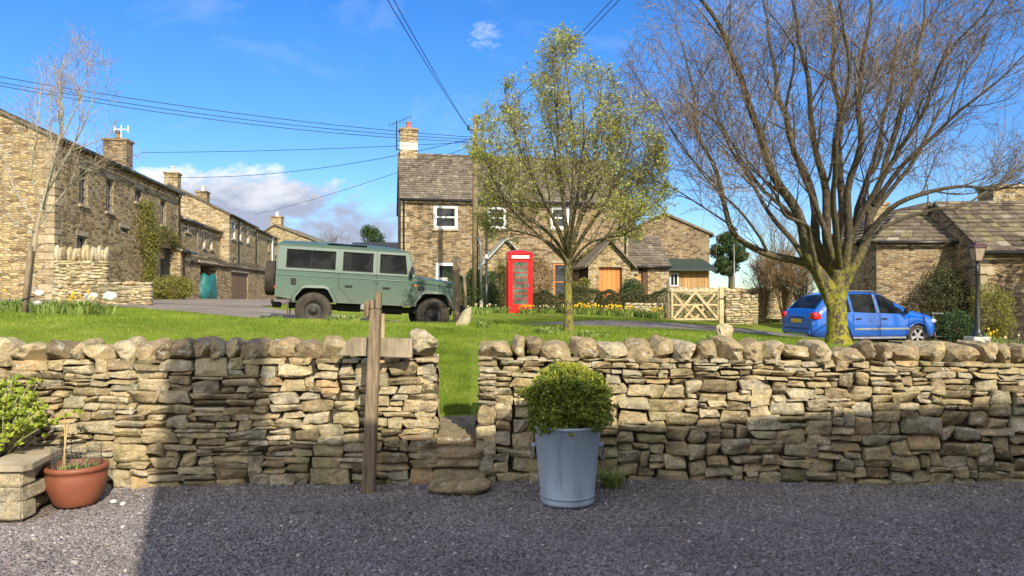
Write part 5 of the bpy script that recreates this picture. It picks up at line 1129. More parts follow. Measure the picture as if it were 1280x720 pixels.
# pine, conifers, far trees
def conif(name, label, px, Y, wpx, top, base, mat, n, ls, lump=.35, trunkpx=None):
    x = X(px, Y); z = G(x, Y); zt = zat(top, Y); zb = zat(base, Y); t = thing(name, label, 'tree', (x, Y, z)); r = wpx/F*Y/2; H = zt-zb
    lobes = [(rnd.uniform(-.55, .55)*r, rnd.uniform(-.55, .55)*r, zb-z+H*rnd.uniform(.12, .88), r*rnd.uniform(.3, .55), H*rnd.uniform(.1, .2)) for _ in range(16)]+[(0, 0, zb-z+H*.85, r*.45, H*.17)]
    def f(n):
        i = nrng.integers(0, len(lobes), n); l = np.array(lobes)[i]; d = nrng.normal(size=(n, 3)); d /= np.linalg.norm(d, axis=1)[:, None]; rr = nrng.random(n)[:, None]**.5
        return l[:, :3]+d*rr*np.stack([l[:, 3], l[:, 3], l[:, 4]], 1)
    leaf_cloud('crown', n, f, ls, mat, t); mb = MB(); mb.tube([(0, 0, -.2), (.1, 0, (zt-z)*.5), (0, 0, (zt-z)*.9)], [.2, .14, .04], 7)
    for l in lobes[:10]: mb.tube([(0, 0, l[2]*.8), (l[0]*.6, l[1]*.6, l[2])], [.06, .02], 4)
    mb.build('trunk', M['bark_big'], t, True); return t
conif('pine_tree', 'dark green pine standing beyond the gate right of the stone gable', 912, 46, 50, 291, 350, M['leaf_dark'], 20000, .11)
conif('evergreen_tree', 'dark round evergreen top behind the dark roofed shed', 465, 55, 42, 282, 330, M['leaf_dark'], 6000, .12)
def bare(name, label, px, Y, top, wpx, mat, seed, n=9, cat='tree', base=None, r0=.05):
    x = X(px, Y); z = G(x, Y)-.1 if base is None else base; t = thing(name, label, cat, (x, Y, z)); h = zat(top, Y)-z; r = wpx/F*Y/2
    T = Tree(t, seed, [0, h*.42, h*.26, h*.15], [0, 6, 5, 4], [0, 34, 38, 40], .3, .12, .55, .008)
    for k in range(n): a = k*6.283/n+rnd.random(); q = rnd.uniform(.2, 1)*r; T.poly(smooth_line([(rnd.uniform(-.1, .1)*r, 0, 0), (q*math.cos(a)*.4, q*math.sin(a)*.4, h*.4), (q*math.cos(a)*.8, q*math.sin(a)*.8, h*.8)], 3), r0, .015, 0)
    T.build(mat, mat); return t
for i, (px, Y, top, wp, lb) in enumerate([(955, 34, 322, 34, 'orange brown bare shrub at the left of the scrub beyond the gate wall'), (980, 33, 316, 40, 'tallest brown bare shrub in the scrub left of the blue car'), (1002, 32, 330, 30, 'brown bare shrub just behind the rear of the blue car')]):
    bare('bare_shrub', lb, px, Y, top, wp, M['leaf_brown'], 40+i, 12, 'shrub', r0=.03)
bare('bare_tree', 'faint bare tree far behind, between the pine and the big bare tree', 975, 60, 262, 70, M['twig'], 50, 8, r0=.09)
bare('bare_tree', 'small faint bare treetop above the green vehicle roof', 412, 70, 293, 34, M['twig'], 51, 8, r0=.07)
hedge('dark_hedge', 'dark clipped hedge across the yard just behind the wooden gate', (X(836, 31), 31), (X(934, 32), 32), 1.15, .8, M['leaf_dark'], 12000, .05, .5)
hedge('field_hedge', 'low brown hedge at the foot of the scrub beyond the gate', (X(935, 36), 36), (X(1065, 34), 34), 1.5, 1.0, M['leaf_brown'], 16000, .06)
# shrubs by the right barn
bush('evergreen_shrub', 'dark green shrub climbing the barn wall left of the lamp post', 1185, 0, 24.3, 70, 2.5, M['leaf_hedge'], 12000, .05, .15, ry=.45, lump=.3)
bush('golden_shrub', 'golden green bush right of the lamp post in front of the right house', 1240, 0, 22.2, 46, 1.75, M['leaf_yellow'], 10000, .045, .2, ry=.7, lump=.2)
bush('evergreen_shrub', 'low dark shrub between the blue car bonnet and the lamp post', 1195, 0, 22.3, 46, 1.0, M['leaf_dark'], 5500, .045, .2, ry=.5)
# out of frame evergreen, added only to cast shade on the right house
t = thing('evergreen_tree', 'unseen evergreen added outside the right edge to shade the right house', 'tree', (20.8, 16.4, .2)); leaf_cloud('crown', 14000, ball_pts(3.0, 2.2, 3.4, .15, .2, 3, 5.0), .2, M['leaf_dark'], t); MB().tube([(0, 0, 0), (0, 0, 6)], [.25, .1], 8).build('trunk', M['bark_big'], t, True)
# ------------------------------------------------------------------ daffodils and clumps
for px, Y, wp, h, nl, nf, fl, lb in [
 (100, 13.6, 34, .36, 130, 7, 'daff', 'daffodil clump with bright yellow blooms in the left lawn below the garden wall'),
 (68, 14.1, 50, .34, 190, 3, 'daff_pale', 'leafy daffodil clump with pale blooms right of the pale bare tree'),
 (14, 14.4, 44, .36, 150, 2, 'daff', 'leafy daffodil clump left of the pale bare tree stake'),
 (124, 14.2, 30, .25, 70, 0, 'daff', 'clump of leaves right of the yellow daffodils in the left lawn'),
 (712, 28.6, 20, .34, 90, 9, 'daff', 'yellow daffodils beside the trunk of the budding tree under the hedge'),
 (735, 28.7, 34, .36, 150, 26, 'daff', 'densest yellow daffodil clump in front of the hedge'),
 (760, 28.5, 30, .34, 150, 20, 'daff', 'golden daffodil clump in front of the hedge below the orange door'),
 (783, 28.2, 26, .36, 130, 16, 'daff', 'yellow daffodil clump in front of the hedge below the dark round bush'),
 (803, 28.0, 20, .34, 100, 12, 'daff_pale', 'pale cream daffodil clump near the right end of the hedge'),
 (820, 27.6, 18, .34, 100, 14, 'daff', 'yellow daffodil clump nearest the gate post'),
 (660, 27.3, 22, .26, 100, 9, 'daff', 'orange yellow daffodils at the right foot of the red phone box'),
 (683, 28.3, 22, .26, 100, 5, 'daff_pale', 'cream daffodils between the phone box and the budding tree'),
 (597, 26, 44, .3, 190, 5, 'daff_pale', 'leafy clump with white flowers at the foot of the utility pole'),
 (625, 27, 22, .28, 90, 1, 'daff_pale', 'leafy clump at the left foot of the red phone box'),
 (430, 14.7, 44, .16, 200, 0, 'daff', 'pale leafy clump under the green vehicle between its wheels'),
 (604, 13.6, 20, .16, 90, 0, 'daff', 'leafy clump beside the leaning stone in the lawn'),
 (685, 12.8, 34, .16, 140, 0, 'daff', 'leafy clump left of the budding tree trunk'),
 (740, 12.6, 44, .13, 160, 0, 'daff', 'leafy clump right of the budding tree trunk'),
 (888, 12.0, 20, .19, 90, 0, 'daff', 'dark leafy clump beside the small upright stone'),
 (1243, 19.6, 16, .42, 60, 5, 'daff', 'tall yellow daffodils right of the lamp post base'),
 (1262, 18.8, 34, .3, 110, 2, 'daff_pale', 'pale leafy clump at the far right above the wall'),
 (940, 12.6, 40, .14, 110, 0, 'daff', 'pale leafy clump above the wall right of the small upright stone'),
 (345, 15, 20, .12, 60, 0, 'daff', 'small leafy clump in front of the rear wheel of the green vehicle')]:
    clump(px, 0, Y, wp, h, nl, nf, lb, fl)
# ------------------------------------------------------------------ stones on the lawn
for nm, lb, px, py, Y, sx, sy, sz, rot in [('leaning_stone', 'rough leaning stone standing in the lawn near the young tree stakes', 581, 399, 14.2, .11, .1, .24, .55), ('standing_stone', 'small square stone on the grass above the right wall', 906, 416, 10.5, .115, .1, .13, .0)]:
    s = MB(); rock(s, 0, 0, 0, sx, sy, sz, .6, px, Matrix.Rotation(rot, 3, 'Y'), .2, 4, chip=6); meta(s.build(nm, M['dry'], None, False, loc=P(px, py, Y)), lb, 'stone')
for px, py, Y, sz, lb in [(137, 370, 17.8, .11, 'largest white painted stone at the verge, nearest the lane'), (113, 371, 17.5, .1, 'small white stone left of the large white painted stone'), (49, 366, 15.5, .06, 'white round stone beside the pale bare tree, the upper of two'), (46, 379, 14.2, .055, 'white round stone beside the pale bare tree, the lower of two')]:
    s = MB(); rock(s, 0, 0, 0, sz*1.5, sz, sz, .6, px, None, .2, 3.4, 3, chip=6); x_ = X(px, Y); meta(s.build('white_stone', M['white_stone'], None, False, loc=(x_, Y, max(zat(py, Y), G(x_, Y)+sz*.3))), lb, 'stone', 'white stones on the green')
# young tree posts
for px, yt, yb, Y, r_, lb, ln in [(570.5, 320, 402, 16.4, .075, 'thick pale wooden post just in front of the green vehicle', 0), (577, 344, 390, 19.5, .045, 'thin wooden stake right of the thick pale post', -.06), (583.5, 342, 388, 20.5, .04, 'thin wooden stake nearest the utility pole', -.05)]:
    x_ = X(px, Y); z_ = G(x_, Y)-.05; t = thing('wooden_post', lb, 'post', (x_, Y, z_), 0, 'wooden posts by the road'); h = zat(yt, Y)-z_
    m_ = MB(); m_.bbox(-r_, r_, -r_*.8, r_*.8, 0, h, .012); m_.v = [(x+ln*z+.02*mnoise.noise(Vector((px, 0, z*2))), y, z) for x, y, z in m_.v]; m_.build('shaft', M['oldwood'], t); MB().bbox(-r_-.008+ln*h, r_+.008+ln*h, -r_*.8-.008, r_*.8+.008, h*.93, h*.95, .004).build('band', M['wire'], t)
# ------------------------------------------------------------------ poles and wires
YU = 30; xu = X(594, YU); zu = G(xu, YU); t = thing('utility_pole', 'tall wooden utility pole rising behind the budding tree', 'utility pole', (xu, YU, zu-.1)); hU = zat(143, YU)-zu+.1
MB().tube([(0, 0, 0), (0, 0, hU)], [.14, .10], 12).build('shaft', M['pole'], t, True); MB().tube([(.24, -.1, 0), (.22, -.1, 2.7), (.1, -.14, 3.0)], .06, 8).build('conduit', M['wire'], t, True)
MB().bbox(.17, .31, -.17, -.03, 0, .5, .02).build('base_cover', M['concrete'], t)
MB().tube([(-.3, 0, hU-.6), (.3, 0, hU-.6)], .03, 6).tube([(-.28, 0, hU-.6), (-.28, 0, hU-.42)], .045, 8).tube([(.28, 0, hU-.6), (.28, 0, hU-.42)], .045, 8).build('insulator_arm', M['cable'], t, True)
t = thing('street_light', 'slim black street light column beside the utility pole', 'street light', (X(608, 29), 29, G(X(608, 29), 29)-.05)); hL = zat(243, 29)-G(X(608, 29), 29)
MB().tube([(0, 0, 0), (0, 0, 1.1), (0, 0, 1.12), (0, 0, hL)], [.075, .075, .05, .04], 10).build('column', M['black_iron'], t, True); MB().tube([(0, 0, hL), (0, -.25, hL+.25), (0, -.6, hL+.28)], .03, 8).bbox(-.1, .1, -1.0, -.55, hL+.22, hL+.34, .04).build('lamp_head', M['black_iron'], t); MB().bbox(-.045, .045, -.09, -.05, 2.1, 2.25, .01).build('label_plate', M['white'], t)
top = P(592, 172, YU)
def wire(a, b, sag, label, r_=.013):
    a = Vector(a); b = Vector(b); pts = [a.lerp(b, i/24)-Vector((0, 0, sag*4*(i/24)*(1-i/24))) for i in range(25)]
    m_ = MB(); m_.tube(pts, r_, 5); meta(m_.build('overhead_wire', M['cable'], None, True), label, 'wire', 'overhead wires on the utility pole')
for i, (p, s_, lb) in enumerate([((-30, 90, 24, 592, 171), .25, 'uppermost of the wires crossing the sky from the left edge'), ((-30, 97, 24.5, 592, 174), .3, 'middle of the three wires crossing the sky from the left edge'), ((-30, 101, 25, 592, 177), .35, 'lowest of the three wires crossing the sky from the left edge'),
    ((175, 190, 36, 592, 177), .1, 'level wire from the long left house to the pole'), ((200, 221, 37, 592, 172), .5, 'sagging wire from the gabled left house passing above the cloud'), ((318, 268, 52, 592, 181), .2, 'steep wire from the white windowed house up to the pole'),
    ((470, -25, 13, 590, 166), .1, 'left of the two wires running overhead from the top of the view to the pole'), ((476, -30, 13.2, 591, 168), .1, 'right of the two wires running overhead from the top of the view to the pole'),
    ((775, -12, 16, 596, 170), .1, 'left of the two wires leaving the top of the view behind the budding tree'), ((790, -18, 16, 597, 172), .1, 'right of the two wires leaving the top of the view behind the budding tree')]):
    wire(P(p[0], p[1], p[2]), P(p[3], p[4], YU), s_, lb, .012 if p[2] > 20 else .009)
t = thing('metal_pole', 'thin pale metal pole in front of the pine', 'pole', (X(918, 43), 43, .3)); MB().tube([(0, 0, 0), (0, 0, zat(306, 43)-.3)], [.05, .035], 8).build('shaft', M['wire'], t, True); MB().lathe([(.06, 0), (.06, .05), (0, .07)], 8, Matrix.Translation((0, 0, zat(306, 43)-.3))).build('finial', M['wire'], t)
# ------------------------------------------------------------------ gate
YG = 28; x0g, x1g = X(839, YG), X(899, YG); zb, zt_ = zat(400.5, YG), zat(362, YG); t = thing('field_gate', 'wooden field gate with crossed diagonal braces and wire netting', 'gate', (x0g, YG, zb)); Wg = x1g-x0g; Hg = zt_-zb
m_ = MB(); m_.bbox(0, Wg, -.03, .03, Hg-.09, Hg, .01); m_.build('top_rail', M['palewood'], t); MB().bbox(0, Wg, -.03, .03, 0, .08, .01).build('bottom_rail', M['palewood'], t); MB().bbox(.06, Wg-.06, -.025, .025, Hg*.5-.035, Hg*.5+.035, .01).build('middle_rail', M['palewood'], t)
MB().bbox(.0, .07, -.032, .032, .082, Hg-.092, .01).build('stile', M['palewood'], t); MB().bbox(Wg-.07, Wg, -.032, .032, .082, Hg-.092, .01).build('stile', M['palewood'], t)
for k_, (a, b, y_) in enumerate([((.08, .08), (Wg*.5, Hg-.09), -.06), ((Wg*.5, Hg-.09), (Wg-.08, .08), -.06), ((.08, Hg-.1), (Wg*.48, .08), .05), ((Wg-.08, Hg-.1), (Wg*.52, .08), .05), ((Wg*.27, .08), (Wg*.5, Hg*.5), -.052), ((Wg*.5, Hg*.5), (Wg*.73, .08), -.052)]):
    d = Vector((b[0]-a[0], b[1]-a[1])).normalized(); n_ = Vector((-d.y, d.x))*.04
    m_ = MB(); m_.prism([(a[0]+n_.x, a[1]+n_.y), (b[0]+n_.x, b[1]+n_.y), (b[0]-n_.x, b[1]-n_.y), (a[0]-n_.x, a[1]-n_.y)], y_-.015-k_*.001, y_+.015-k_*.001, 'y'); m_.build('brace', M['palewood'], t)
m_ = MB(); k = -Hg
while k < Wg:
    for (xa, za, xb, zb_) in ((k, 0, k+Hg, Hg), (k+Hg, 0, k, Hg)):
        def clipx(xa, za, xb, zb_):
            pts = []
            for s_ in (0, 1): pass
            lo, hi = 0, 1; dx = xb-xa
            for lim, sg in ((.02, 1), (Wg-.02, -1)):
                tt = (lim-xa)/dx
                if (dx > 0) == (sg > 0): lo = max(lo, tt)
                else: hi = min(hi, tt)
            return (lo, hi)
        lo, hi = clipx(xa, za, xb, zb_)
        if hi-lo > .05: m_.tube([(xa+(xb-xa)*lo, .0, Hg*lo), (xa+(xb-xa)*hi, .0, Hg*hi)], .006, 3)
    k += .17
m_.build('wire_netting', M['cane'], t)
for px, w_, top_, mt, lb in [(835.5, .1, 350, 'oldwood', 'dark wooden gate post at the hinge side, beside the hedge'), (901.5, .16, 359, 'palewood', 'thick pale gate post against the short stone wall')]:
    x_ = X(px, YG-.02); z_ = G(x_, YG)-.15; p_ = thing('gate_post', lb, 'post', (x_, YG-.02, z_)); m_ = MB(); hh = zat(top_, YG)-z_; m_.bbox(-w_/2, w_/2, -w_/2, w_/2, 0, hh, .015); m_.build('shaft', M[mt], p_); MB().bbox(-w_/2-.01, w_/2+.01, -w_/2-.01, w_/2+.01, hh*.7, hh*.73, .005).build('hinge_strap', M['black_iron'], p_)
# ------------------------------------------------------------------ red telephone box
YK = 27.75; t = thing('telephone_box', 'bright red cast iron telephone box on the green before the centre house', 'phone box', (X(648.5, YK)+.02, YK+.45, zat(391.5, YK)-.05), R(5))
wk = .46; H_ = 2.46
m_ = MB(); m_.bbox(-wk, wk, -wk, wk, 0, .16, .015); m_.build('base', M['red'], t)
m_ = MB()
for sx in (-1, 1):
    for sy in (-1, 1): m_.bbox(min(sx*wk, sx*(wk-.1)), max(sx*wk, sx*(wk-.1)), min(sy*wk, sy*(wk-.1)), max(sy*wk, sy*(wk-.1)), .161, 2.06, .012)
m_.build('corner_post', M['red'], t)
m_ = MB(); m_.bbox(-wk-.015, wk+.015, -wk-.015, wk+.015, 2.062, 2.27, .02); m_.build('fascia', M['red'], t)
# domed roof with segmental pediments
m_ = MB(); n = 16; g = []
for i in range(n+1):
    for j in range(n+1):
        a, b_ = i/n*2-1, j/n*2-1; z = 2.272+.19*(1-.5*(a*a))*1-.09*(b_*b_)*(1) - .095*(a*a)*(b_*b_)*0; z = 2.272+.17*max(1-a*a, 1-b_*b_)*.55+.09*(1-a*a)*(1-b_*b_)
        g.append((a*(wk+.01), b_*(wk+.01), z))
m_.add(g, [(i*(n+1)+j, i*(n+1)+j+1, (i+1)*(n+1)+j+1, (i+1)*(n+1)+j) for i in range(n) for j in range(n)]); m_.build('roof', M['red'], t, True)
for k in range(4):
    Mx = Matrix.Rotation(k*math.pi/2, 4, 'Z'); 
    arcp = [(-wk-.005, 2.271)]+[(a*(wk+.005), 2.271+.095*(1-a*a)) for a in [i/10*2-1 for i in range(11)]]+[(wk+.005, 2.271)]
    m_ = MB(); m_.prism(arcp[1:-1], -wk-.022, -wk-.0, 'y'); m_.v = [tuple(Mx @ Vector(p)) for p in m_.v]; m_.build('pediment', M['red'], t)
    s_ = MB(); s_.bbox(-.33, .33, -wk-.024, -wk-.012, 2.1, 2.215, .004); s_.v = [tuple(Mx @ Vector(p)) for p in s_.v]; sg = s_.build('sign', M['white'], t)
    if k in (0, 3):
        cu = bpy.data.curves.new('letters', 'FONT'); cu.body = 'TELEPHONE'; cu.size = .105; cu.align_x = 'CENTER'; cu.align_y = 'CENTER'; cu.extrude = .002; ob = bpy.data.objects.new('tmp', cu); COL.objects.link(ob); bpy.context.view_layer.update()
        me = bpy.data.meshes.new_from_object(ob.evaluated_get(bpy.context.evaluated_depsgraph_get())); bpy.data.objects.remove(ob); me.materials.clear(); me.materials.append(M['black_iron'])
        me.transform(Mx @ Matrix.Translation((0, -wk-.0265, 2.157)) @ Matrix.Rotation(math.pi/2, 4, 'X')); lo = bpy.data.objects.new('lettering', me); COL.objects.link(lo); lo.parent = sg
        cr = MB()   # pierced crown emblem above the sign
        for dx, zz in ((-.045, 2.315), (-.022, 2.325), (0, 2.332), (.022, 2.325), (.045, 2.315)): cr.lathe([(0, -.004), (.012, 0), (0, .004)], 8, Mx @ Matrix.Translation((dx, -wk-.026, zz)), axis='y')
        cr.box(-.05, .05, -wk-.029, -wk-.0225, 2.285, 2.302, .5, Mx); cr.build('crown_emblem', M['red'], t)
    # side with 8 rows of panes
    if k == 2:
        b_ = MB(); b_.box(-.36, .36, -wk+.02, -wk+.05, .161, 2.06, .5, Mx); b_.build('back_panel', M['red'], t); continue
    f = MB(); A0, A1, B0, B1 = -.355, .355, .165, 2.055; yy0, yy1 = -wk+.015, -wk+.055
    f.box(A0, A0+.07, yy0, yy1, B0, B1, .5, Mx).box(A1-.07, A1, yy0, yy1, B0, B1, .5, Mx).box(A0+.07, A1-.07, yy0, yy1, B0, B0+.22, .5, Mx).box(A0+.07, A1-.07, yy0, yy1, B1-.08, B1, .5, Mx)
    for xx in (-.185, .185): f.box(xx-.012, xx+.012, yy0+.005, yy1-.005, B0+.22, B1-.08, .5, Mx)
    for r_ in range(1, 8): zz = B0+.22+(B1-B0-.30)*r_/8; f.box(A0+.07, A1-.07, yy0+.007, yy1-.007, zz-.011, zz+.011, .5, Mx)
    dr = f.build('door' if k == 0 else 'glazed_side', M['red'], t); MB().box(A0+.05, A1-.05, yy0+.018, yy0+.024, B0+.2, B1-.06, .5, Mx).build('glass', M['glass_box'], dr)
    if k == 0: MB().bbox(.29, .32, yy0-.03, yy0-.001, 1.0, 1.18, .008).build('handle', M['chrome'], dr)
MB().bbox(-.2, .2, .25, .33, 1.05, 1.75, .02).build('backboard', M['grey_trim'], t)
# ------------------------------------------------------------------ heritage lamp post
YP = 19.8; xl = X(1222, YP); zl = zat(430, YP); t = thing('lamp_post', 'black heritage lamp post with a four sided lantern on a white block', 'lamp post', (xl, YP, zl)); 
MB().bbox(-.24, .24, -.24, .24, -.5, .2, .02).build('plinth', M['concrete'], t)
hh = zat(327, YP)-zl
MB().lathe([(0, .2), (.17, .2), (.17, .24), (.13, .27), (.10, .34), (.075, .42), (.07, .95), (.055, 1.0), (.048, hh-.3), (.06, hh-.27), (.04, hh-.2), (.035, hh), (0, hh)], 16).build('column', M['black_iron'], t, True)
MB().tube([(-.24, 0, hh-.34), (.24, 0, hh-.34)], .014, 6).tube([(-.24, 0, hh-.34), (-.26, 0, hh-.34)], .022, 6).tube([(.24, 0, hh-.34), (.26, 0, hh-.34)], .022, 6).build('ladder_bar', M['black_iron'], t)
ln = MB(); z0_, z1_ = hh+.02, hh+.37; a, b_ = .085, .15
for i in range(4):
    an = R(45+90*i); an2 = R(45+90*(i+1)); ln.tube([(a*1.41*math.cos(an), a*1.41*math.sin(an), z0_), (b_*1.41*math.cos(an), b_*1.41*math.sin(an), z1_)], .014, 5)
    ln.tube([(b_*1.41*math.cos(an), b_*1.41*math.sin(an), z1_), (b_*1.41*math.cos(an2), b_*1.41*math.sin(an2), z1_)], .016, 5); ln.tube([(a*1.41*math.cos(an), a*1.41*math.sin(an), z0_), (a*1.41*math.cos(an2), a*1.41*math.sin(an2), z0_)], .014, 5)
lt = ln.build('lantern', M['brown_wood'], t)
M['lglass'] = m_plain('frosted_lantern_glass', (.30, .24, .19), .3, .5, bmp=0)
g = MB(); g.add([(s*a, q*a, z0_) for s, q in ((-1, -1), (1, -1), (1, 1), (-1, 1))]+[(s*b_, q*b_, z1_) for s, q in ((-1, -1), (1, -1), (1, 1), (-1, 1))], [(0, 1, 5, 4), (1, 2, 6, 5), (2, 3, 7, 6), (3, 0, 4, 7)]); g.build('glass', M['lglass'], lt)
M['maroon'] = m_plain('maroon_paint', (.06, .025, .022), .5, .4)
g = MB(); g.lathe([(.255, z1_+.0), (.25, z1_+.025), (.12, z1_+.10), (.10, z1_+.13), (.04, z1_+.16), (.03, z1_+.19), (0, z1_+.2)], 4, Matrix.Rotation(R(45), 4, 'Z')); g.build('cap', M['maroon'], lt)
# folding steps / trailer beside the car
YS = 22.6; t = thing('metal_step_ladder', 'grey metal steps standing beyond the blue car bonnet', 'steps', (X(1166, YS), YS, G(X(1166, YS), YS)), R(-8))
m_ = MB()
for s_ in (0, .42): m_.tube([(s_-.05, -.35, 0), (s_, 0, .95)], .02, 5); m_.tube([(s_+.05, .4, 0), (s_, .02, .95)], .016, 5)
m_.build('frame', M['wire'], t)
for k in range(4): f = (k+1)/4; MB().bbox(-.04, .46, -.36+.35*f-.08, -.36+.35*f+.08, .92*f-.02, .92*f+.01, .006).build('tread', M['wire'], t)
# ------------------------------------------------------------------ vehicles
def wheel_parts(root, x, y, r, w_, side, rimmat, steel=True, tread=True, z=None):
    """wheel standing in the xz plane, outer face towards side*y"""
    Mx = Matrix.Translation((x, y, z if z is not None else r)) @ (Matrix.Identity(4) if side > 0 else Matrix.Rotation(math.pi, 4, 'Z'))
    h = w_/2; ri = r*(.55 if steel else .66)
    m_ = MB(); m_.lathe([(ri, -h*.8), (r*.8, -h), (r*.95, -h*.92), (r, -h*.7), (r, h*.7), (r*.95, h*.92), (r*.8, h), (ri+.03, h*.93), (ri, h*.8)], 44, Mx, axis='y')
    wh = bpy.data.objects.new('wheel', None); COL.objects.link(wh); wh.parent = root
    ty = m_.build('tyre', M['tyre'], wh, True)
    if tread:
        for q in range(40):
            a = q*2*math.pi/40
            for s_ in (-1, 1):
                a2 = a+(.08 if s_ > 0 else 0); Mr = Mx @ Matrix.Rotation(-a2, 4, 'Y'); m2 = m_
                blk = MB(); blk.box(r-.004, r+.012, min(s_*h*.1, s_*h*.75), max(s_*h*.1, s_*h*.75), -.02, .02, .5, Mr)
                if q == 0 and s_ == -1: allb = MB()
                allb.add(blk.v, blk.f)
        allb.build('tread', M['tyre'], ty)
    if steel:
        m_ = MB(); m_.lathe([(ri+.004, h*.78), (ri-.02, h*.62), (ri*.8, h*.35), (ri*.62, h*.3), (ri*.5, h*.55), (ri*.3, h*.6), (ri*.28, h*.95), (ri*.2, h*1.02), (0, h*1.02)], 36, Mx, axis='y'); b = m_
        for q in range(5): a = q*2*math.pi/5; b.lathe([(0, h*.7), (.014, h*.7), (.016, h*.55)], 6, Mx @ Matrix.Translation((ri*.4*math.cos(a), 0, ri*.4*math.sin(a))), axis='y')
        rm = m_.build('rim', M['rim'], wh, True)
    else:
        m_ = MB(); m_.lathe([(ri+.003, h*.85), (ri-.015, h*.7), (ri-.02, 0), (0, 0)], 36, Mx, axis='y'); rm = m_.build('rim', M['lr_dark'], wh, True)
        b = MB()
        for q in range(5):
            a = q*2*math.pi/5+.3
            Mr = Mx @ Matrix.Rotation(a, 4, 'Y'); b.add([Mr @ Vector(p) for p in [(.03, h*.6, -.035), (.03, h*.6, .035), (ri-.01, h*.74, .045), (ri-.01, h*.74, -.045), (.03, h*.85, -.03), (.03, h*.85, .03), (ri-.01, h*.86, .04), (ri-.01, h*.86, -.04)]], [(4, 5, 6, 7), (0, 1, 5, 4), (1, 2, 6, 5), (0, 4, 7, 3)])
        b.lathe([(0, h*.9), (.05, h*.9), (.06, h*.7)], 12, Mx, axis='y'); b.lathe([(ri-.015, h*.86), (ri+.006, h*.9)], 36, Mx, axis='y'); b.build('spokes', rimmat, rm, False)
    return wh
def arc(cx, cz, r, a0, a1, n=14): return [(cx+r*math.cos(R(a0+(a1-a0)*i/n)), cz+r*math.sin(R(a0+(a1-a0)*i/n))) for i in range(n+1)]
# --- green off-roader (x forward from the rear, seen from its right side, -y)
RX, FX, WR = .88, 3.674, .405
Yr0 = 17.25; xr0 = X(390.5, Yr0); th = R(14); zr = zat(409.5, Yr0); pitch = .05
root = thing('green_off_road_vehicle', 'sage green boxy four wheel drive estate with rear spare wheel parked on the road', 'off-road vehicle')
ctr = Matrix.Translation((xr0, Yr0, zr)) @ Matrix.Rotation(th, 4, 'Z') @ Matrix.Rotation(pitch, 4, 'Y') @ Matrix.Translation((-RX, .76, 0))
root.matrix_world = ctr; root.location, q_, _s = ctr.decompose(); root.rotation_euler = q_.to_euler()
hw = .79
def arch_poly(cx, k=0):
    e = k
    return [(cx-.43-e, .60), (cx-.42-e, .70), (cx-.27-e*.7, .90+e*.7), (cx-.20-e*.3, .925+e), (cx+.22+e*.3, .935+e), (cx+.30+e*.7, .90+e*.7), (cx+.43+e, .68), (cx+.45+e, .60)]
sideprof = [(0, .70), (.36, .64)]+arch_poly(RX)+[(1.55, .60), (3.08, .60)]+arch_poly(FX)+[(4.26, .62), (4.29, .75), (4.29, 1.13), (4.2, 1.20), (3.3, 1.27), (3.12, 1.30), (.0, 1.30)]
m_ = MB()
for s_ in (-1, 1): m_.prism(sideprof, s_*hw, s_*(hw-.06), 'y')
m_.box(.02, 3.1, -hw+.37, hw-.37, .62, 1.0)
m_.box(0, .03, -hw+.062, hw-.062, .7, 1.3)
m_.build('body', M['lr'], root)
# bonnet with raised centre
m_ = MB(); m_.add([(3.16, -.72, 1.30), (3.16, .72, 1.30), (4.2, .68, 1.21), (4.2, -.68, 1.21), (4.28, .66, 1.12), (4.28, -.66, 1.12), (3.16, -.72, 1.2), (3.16, .72, 1.2), (3.16, -.55, 1.345), (3.16, .55, 1.345), (4.17, .5, 1.255), (4.17, -.5, 1.255)],
    [(8, 9, 10, 11), (0, 8, 11, 3), (9, 1, 2, 10), (11, 10, 2, 3), (3, 2, 4, 5), (0, 3, 5, 6), (1, 7, 4, 2), (0, 6, 7, 1)]); m_.build('bonnet', M['lr'], root)
# wing top strips
m_ = MB(); 
for s_ in (-1, 1): m_.bbox(3.2, 4.27, min(s_*hw, s_*.70), max(s_*hw, s_*.70), 1.13, 1.225, .03)
m_.v = [(x, y, z-.085*(x-3.2)) for x, y, z in m_.v]; m_.build('wing', M['lr'], root)
# cabin: frame with real window openings
def yin(z): return hw-.0-(z-1.30)*.13
wins = [(.22, 1.33, 1.37, 1.80), (1.50, 2.20, 1.36, 1.81), (2.36, 3.02, 1.36, 1.81)]
for s_ in (-1, 1):
    m_ = MB(); b0 = MB(); wall_open(b0, 0.01, 3.20, 1.302, 1.90, wins, .05)
    # shear the front edge back for the windscreen rake
    def rake(x, z): return x-(z-1.3)*.30*max(0, (x-2.9))/.30 if x > 2.9 else x
    m_.add([(rake(x, z), s_*(yin(z)-y), z) for x, y, z in b0.v], b0.f); m_.build('cabin_side', M['lr'], root)
    for i, (a, b, c_, d) in enumerate(wins):
        g = MB(); e = .02; yy = .03
        g.add([(rake(a, c_), s_*(yin(c_)-yy), c_), (rake(b, c_), s_*(yin(c_)-yy), c_), (rake(b, d), s_*(yin(d)-yy), d), (rake(a, d), s_*(yin(d)-yy), d)], [(0, 1, 2, 3)]); gl = g.build('side_window', M['glass_car'], root)
        f = MB(); pts = [(rake(a, c_), c_), (rake(b, c_), c_), (rake(b, d), d), (rake(a, d), d), (rake(a, c_), c_)]; f.tube([(x, s_*(yin(z)-.012), z) for x, z in pts], .016, 5)
        if i == 0: f.tube([(.78, s_*(yin(c_)-.02), c_), (.78, s_*(yin(d)-.02), d)], .014, 5)
        if i == 1: f.tube([(1.66, s_*(yin(c_)-.02), c_), (1.66, s_*(yin(d)-.02), d)], .018, 5)
        f.build('window_seal', M['lr_dark'] if i != 1 else M['lr_dark'], gl)
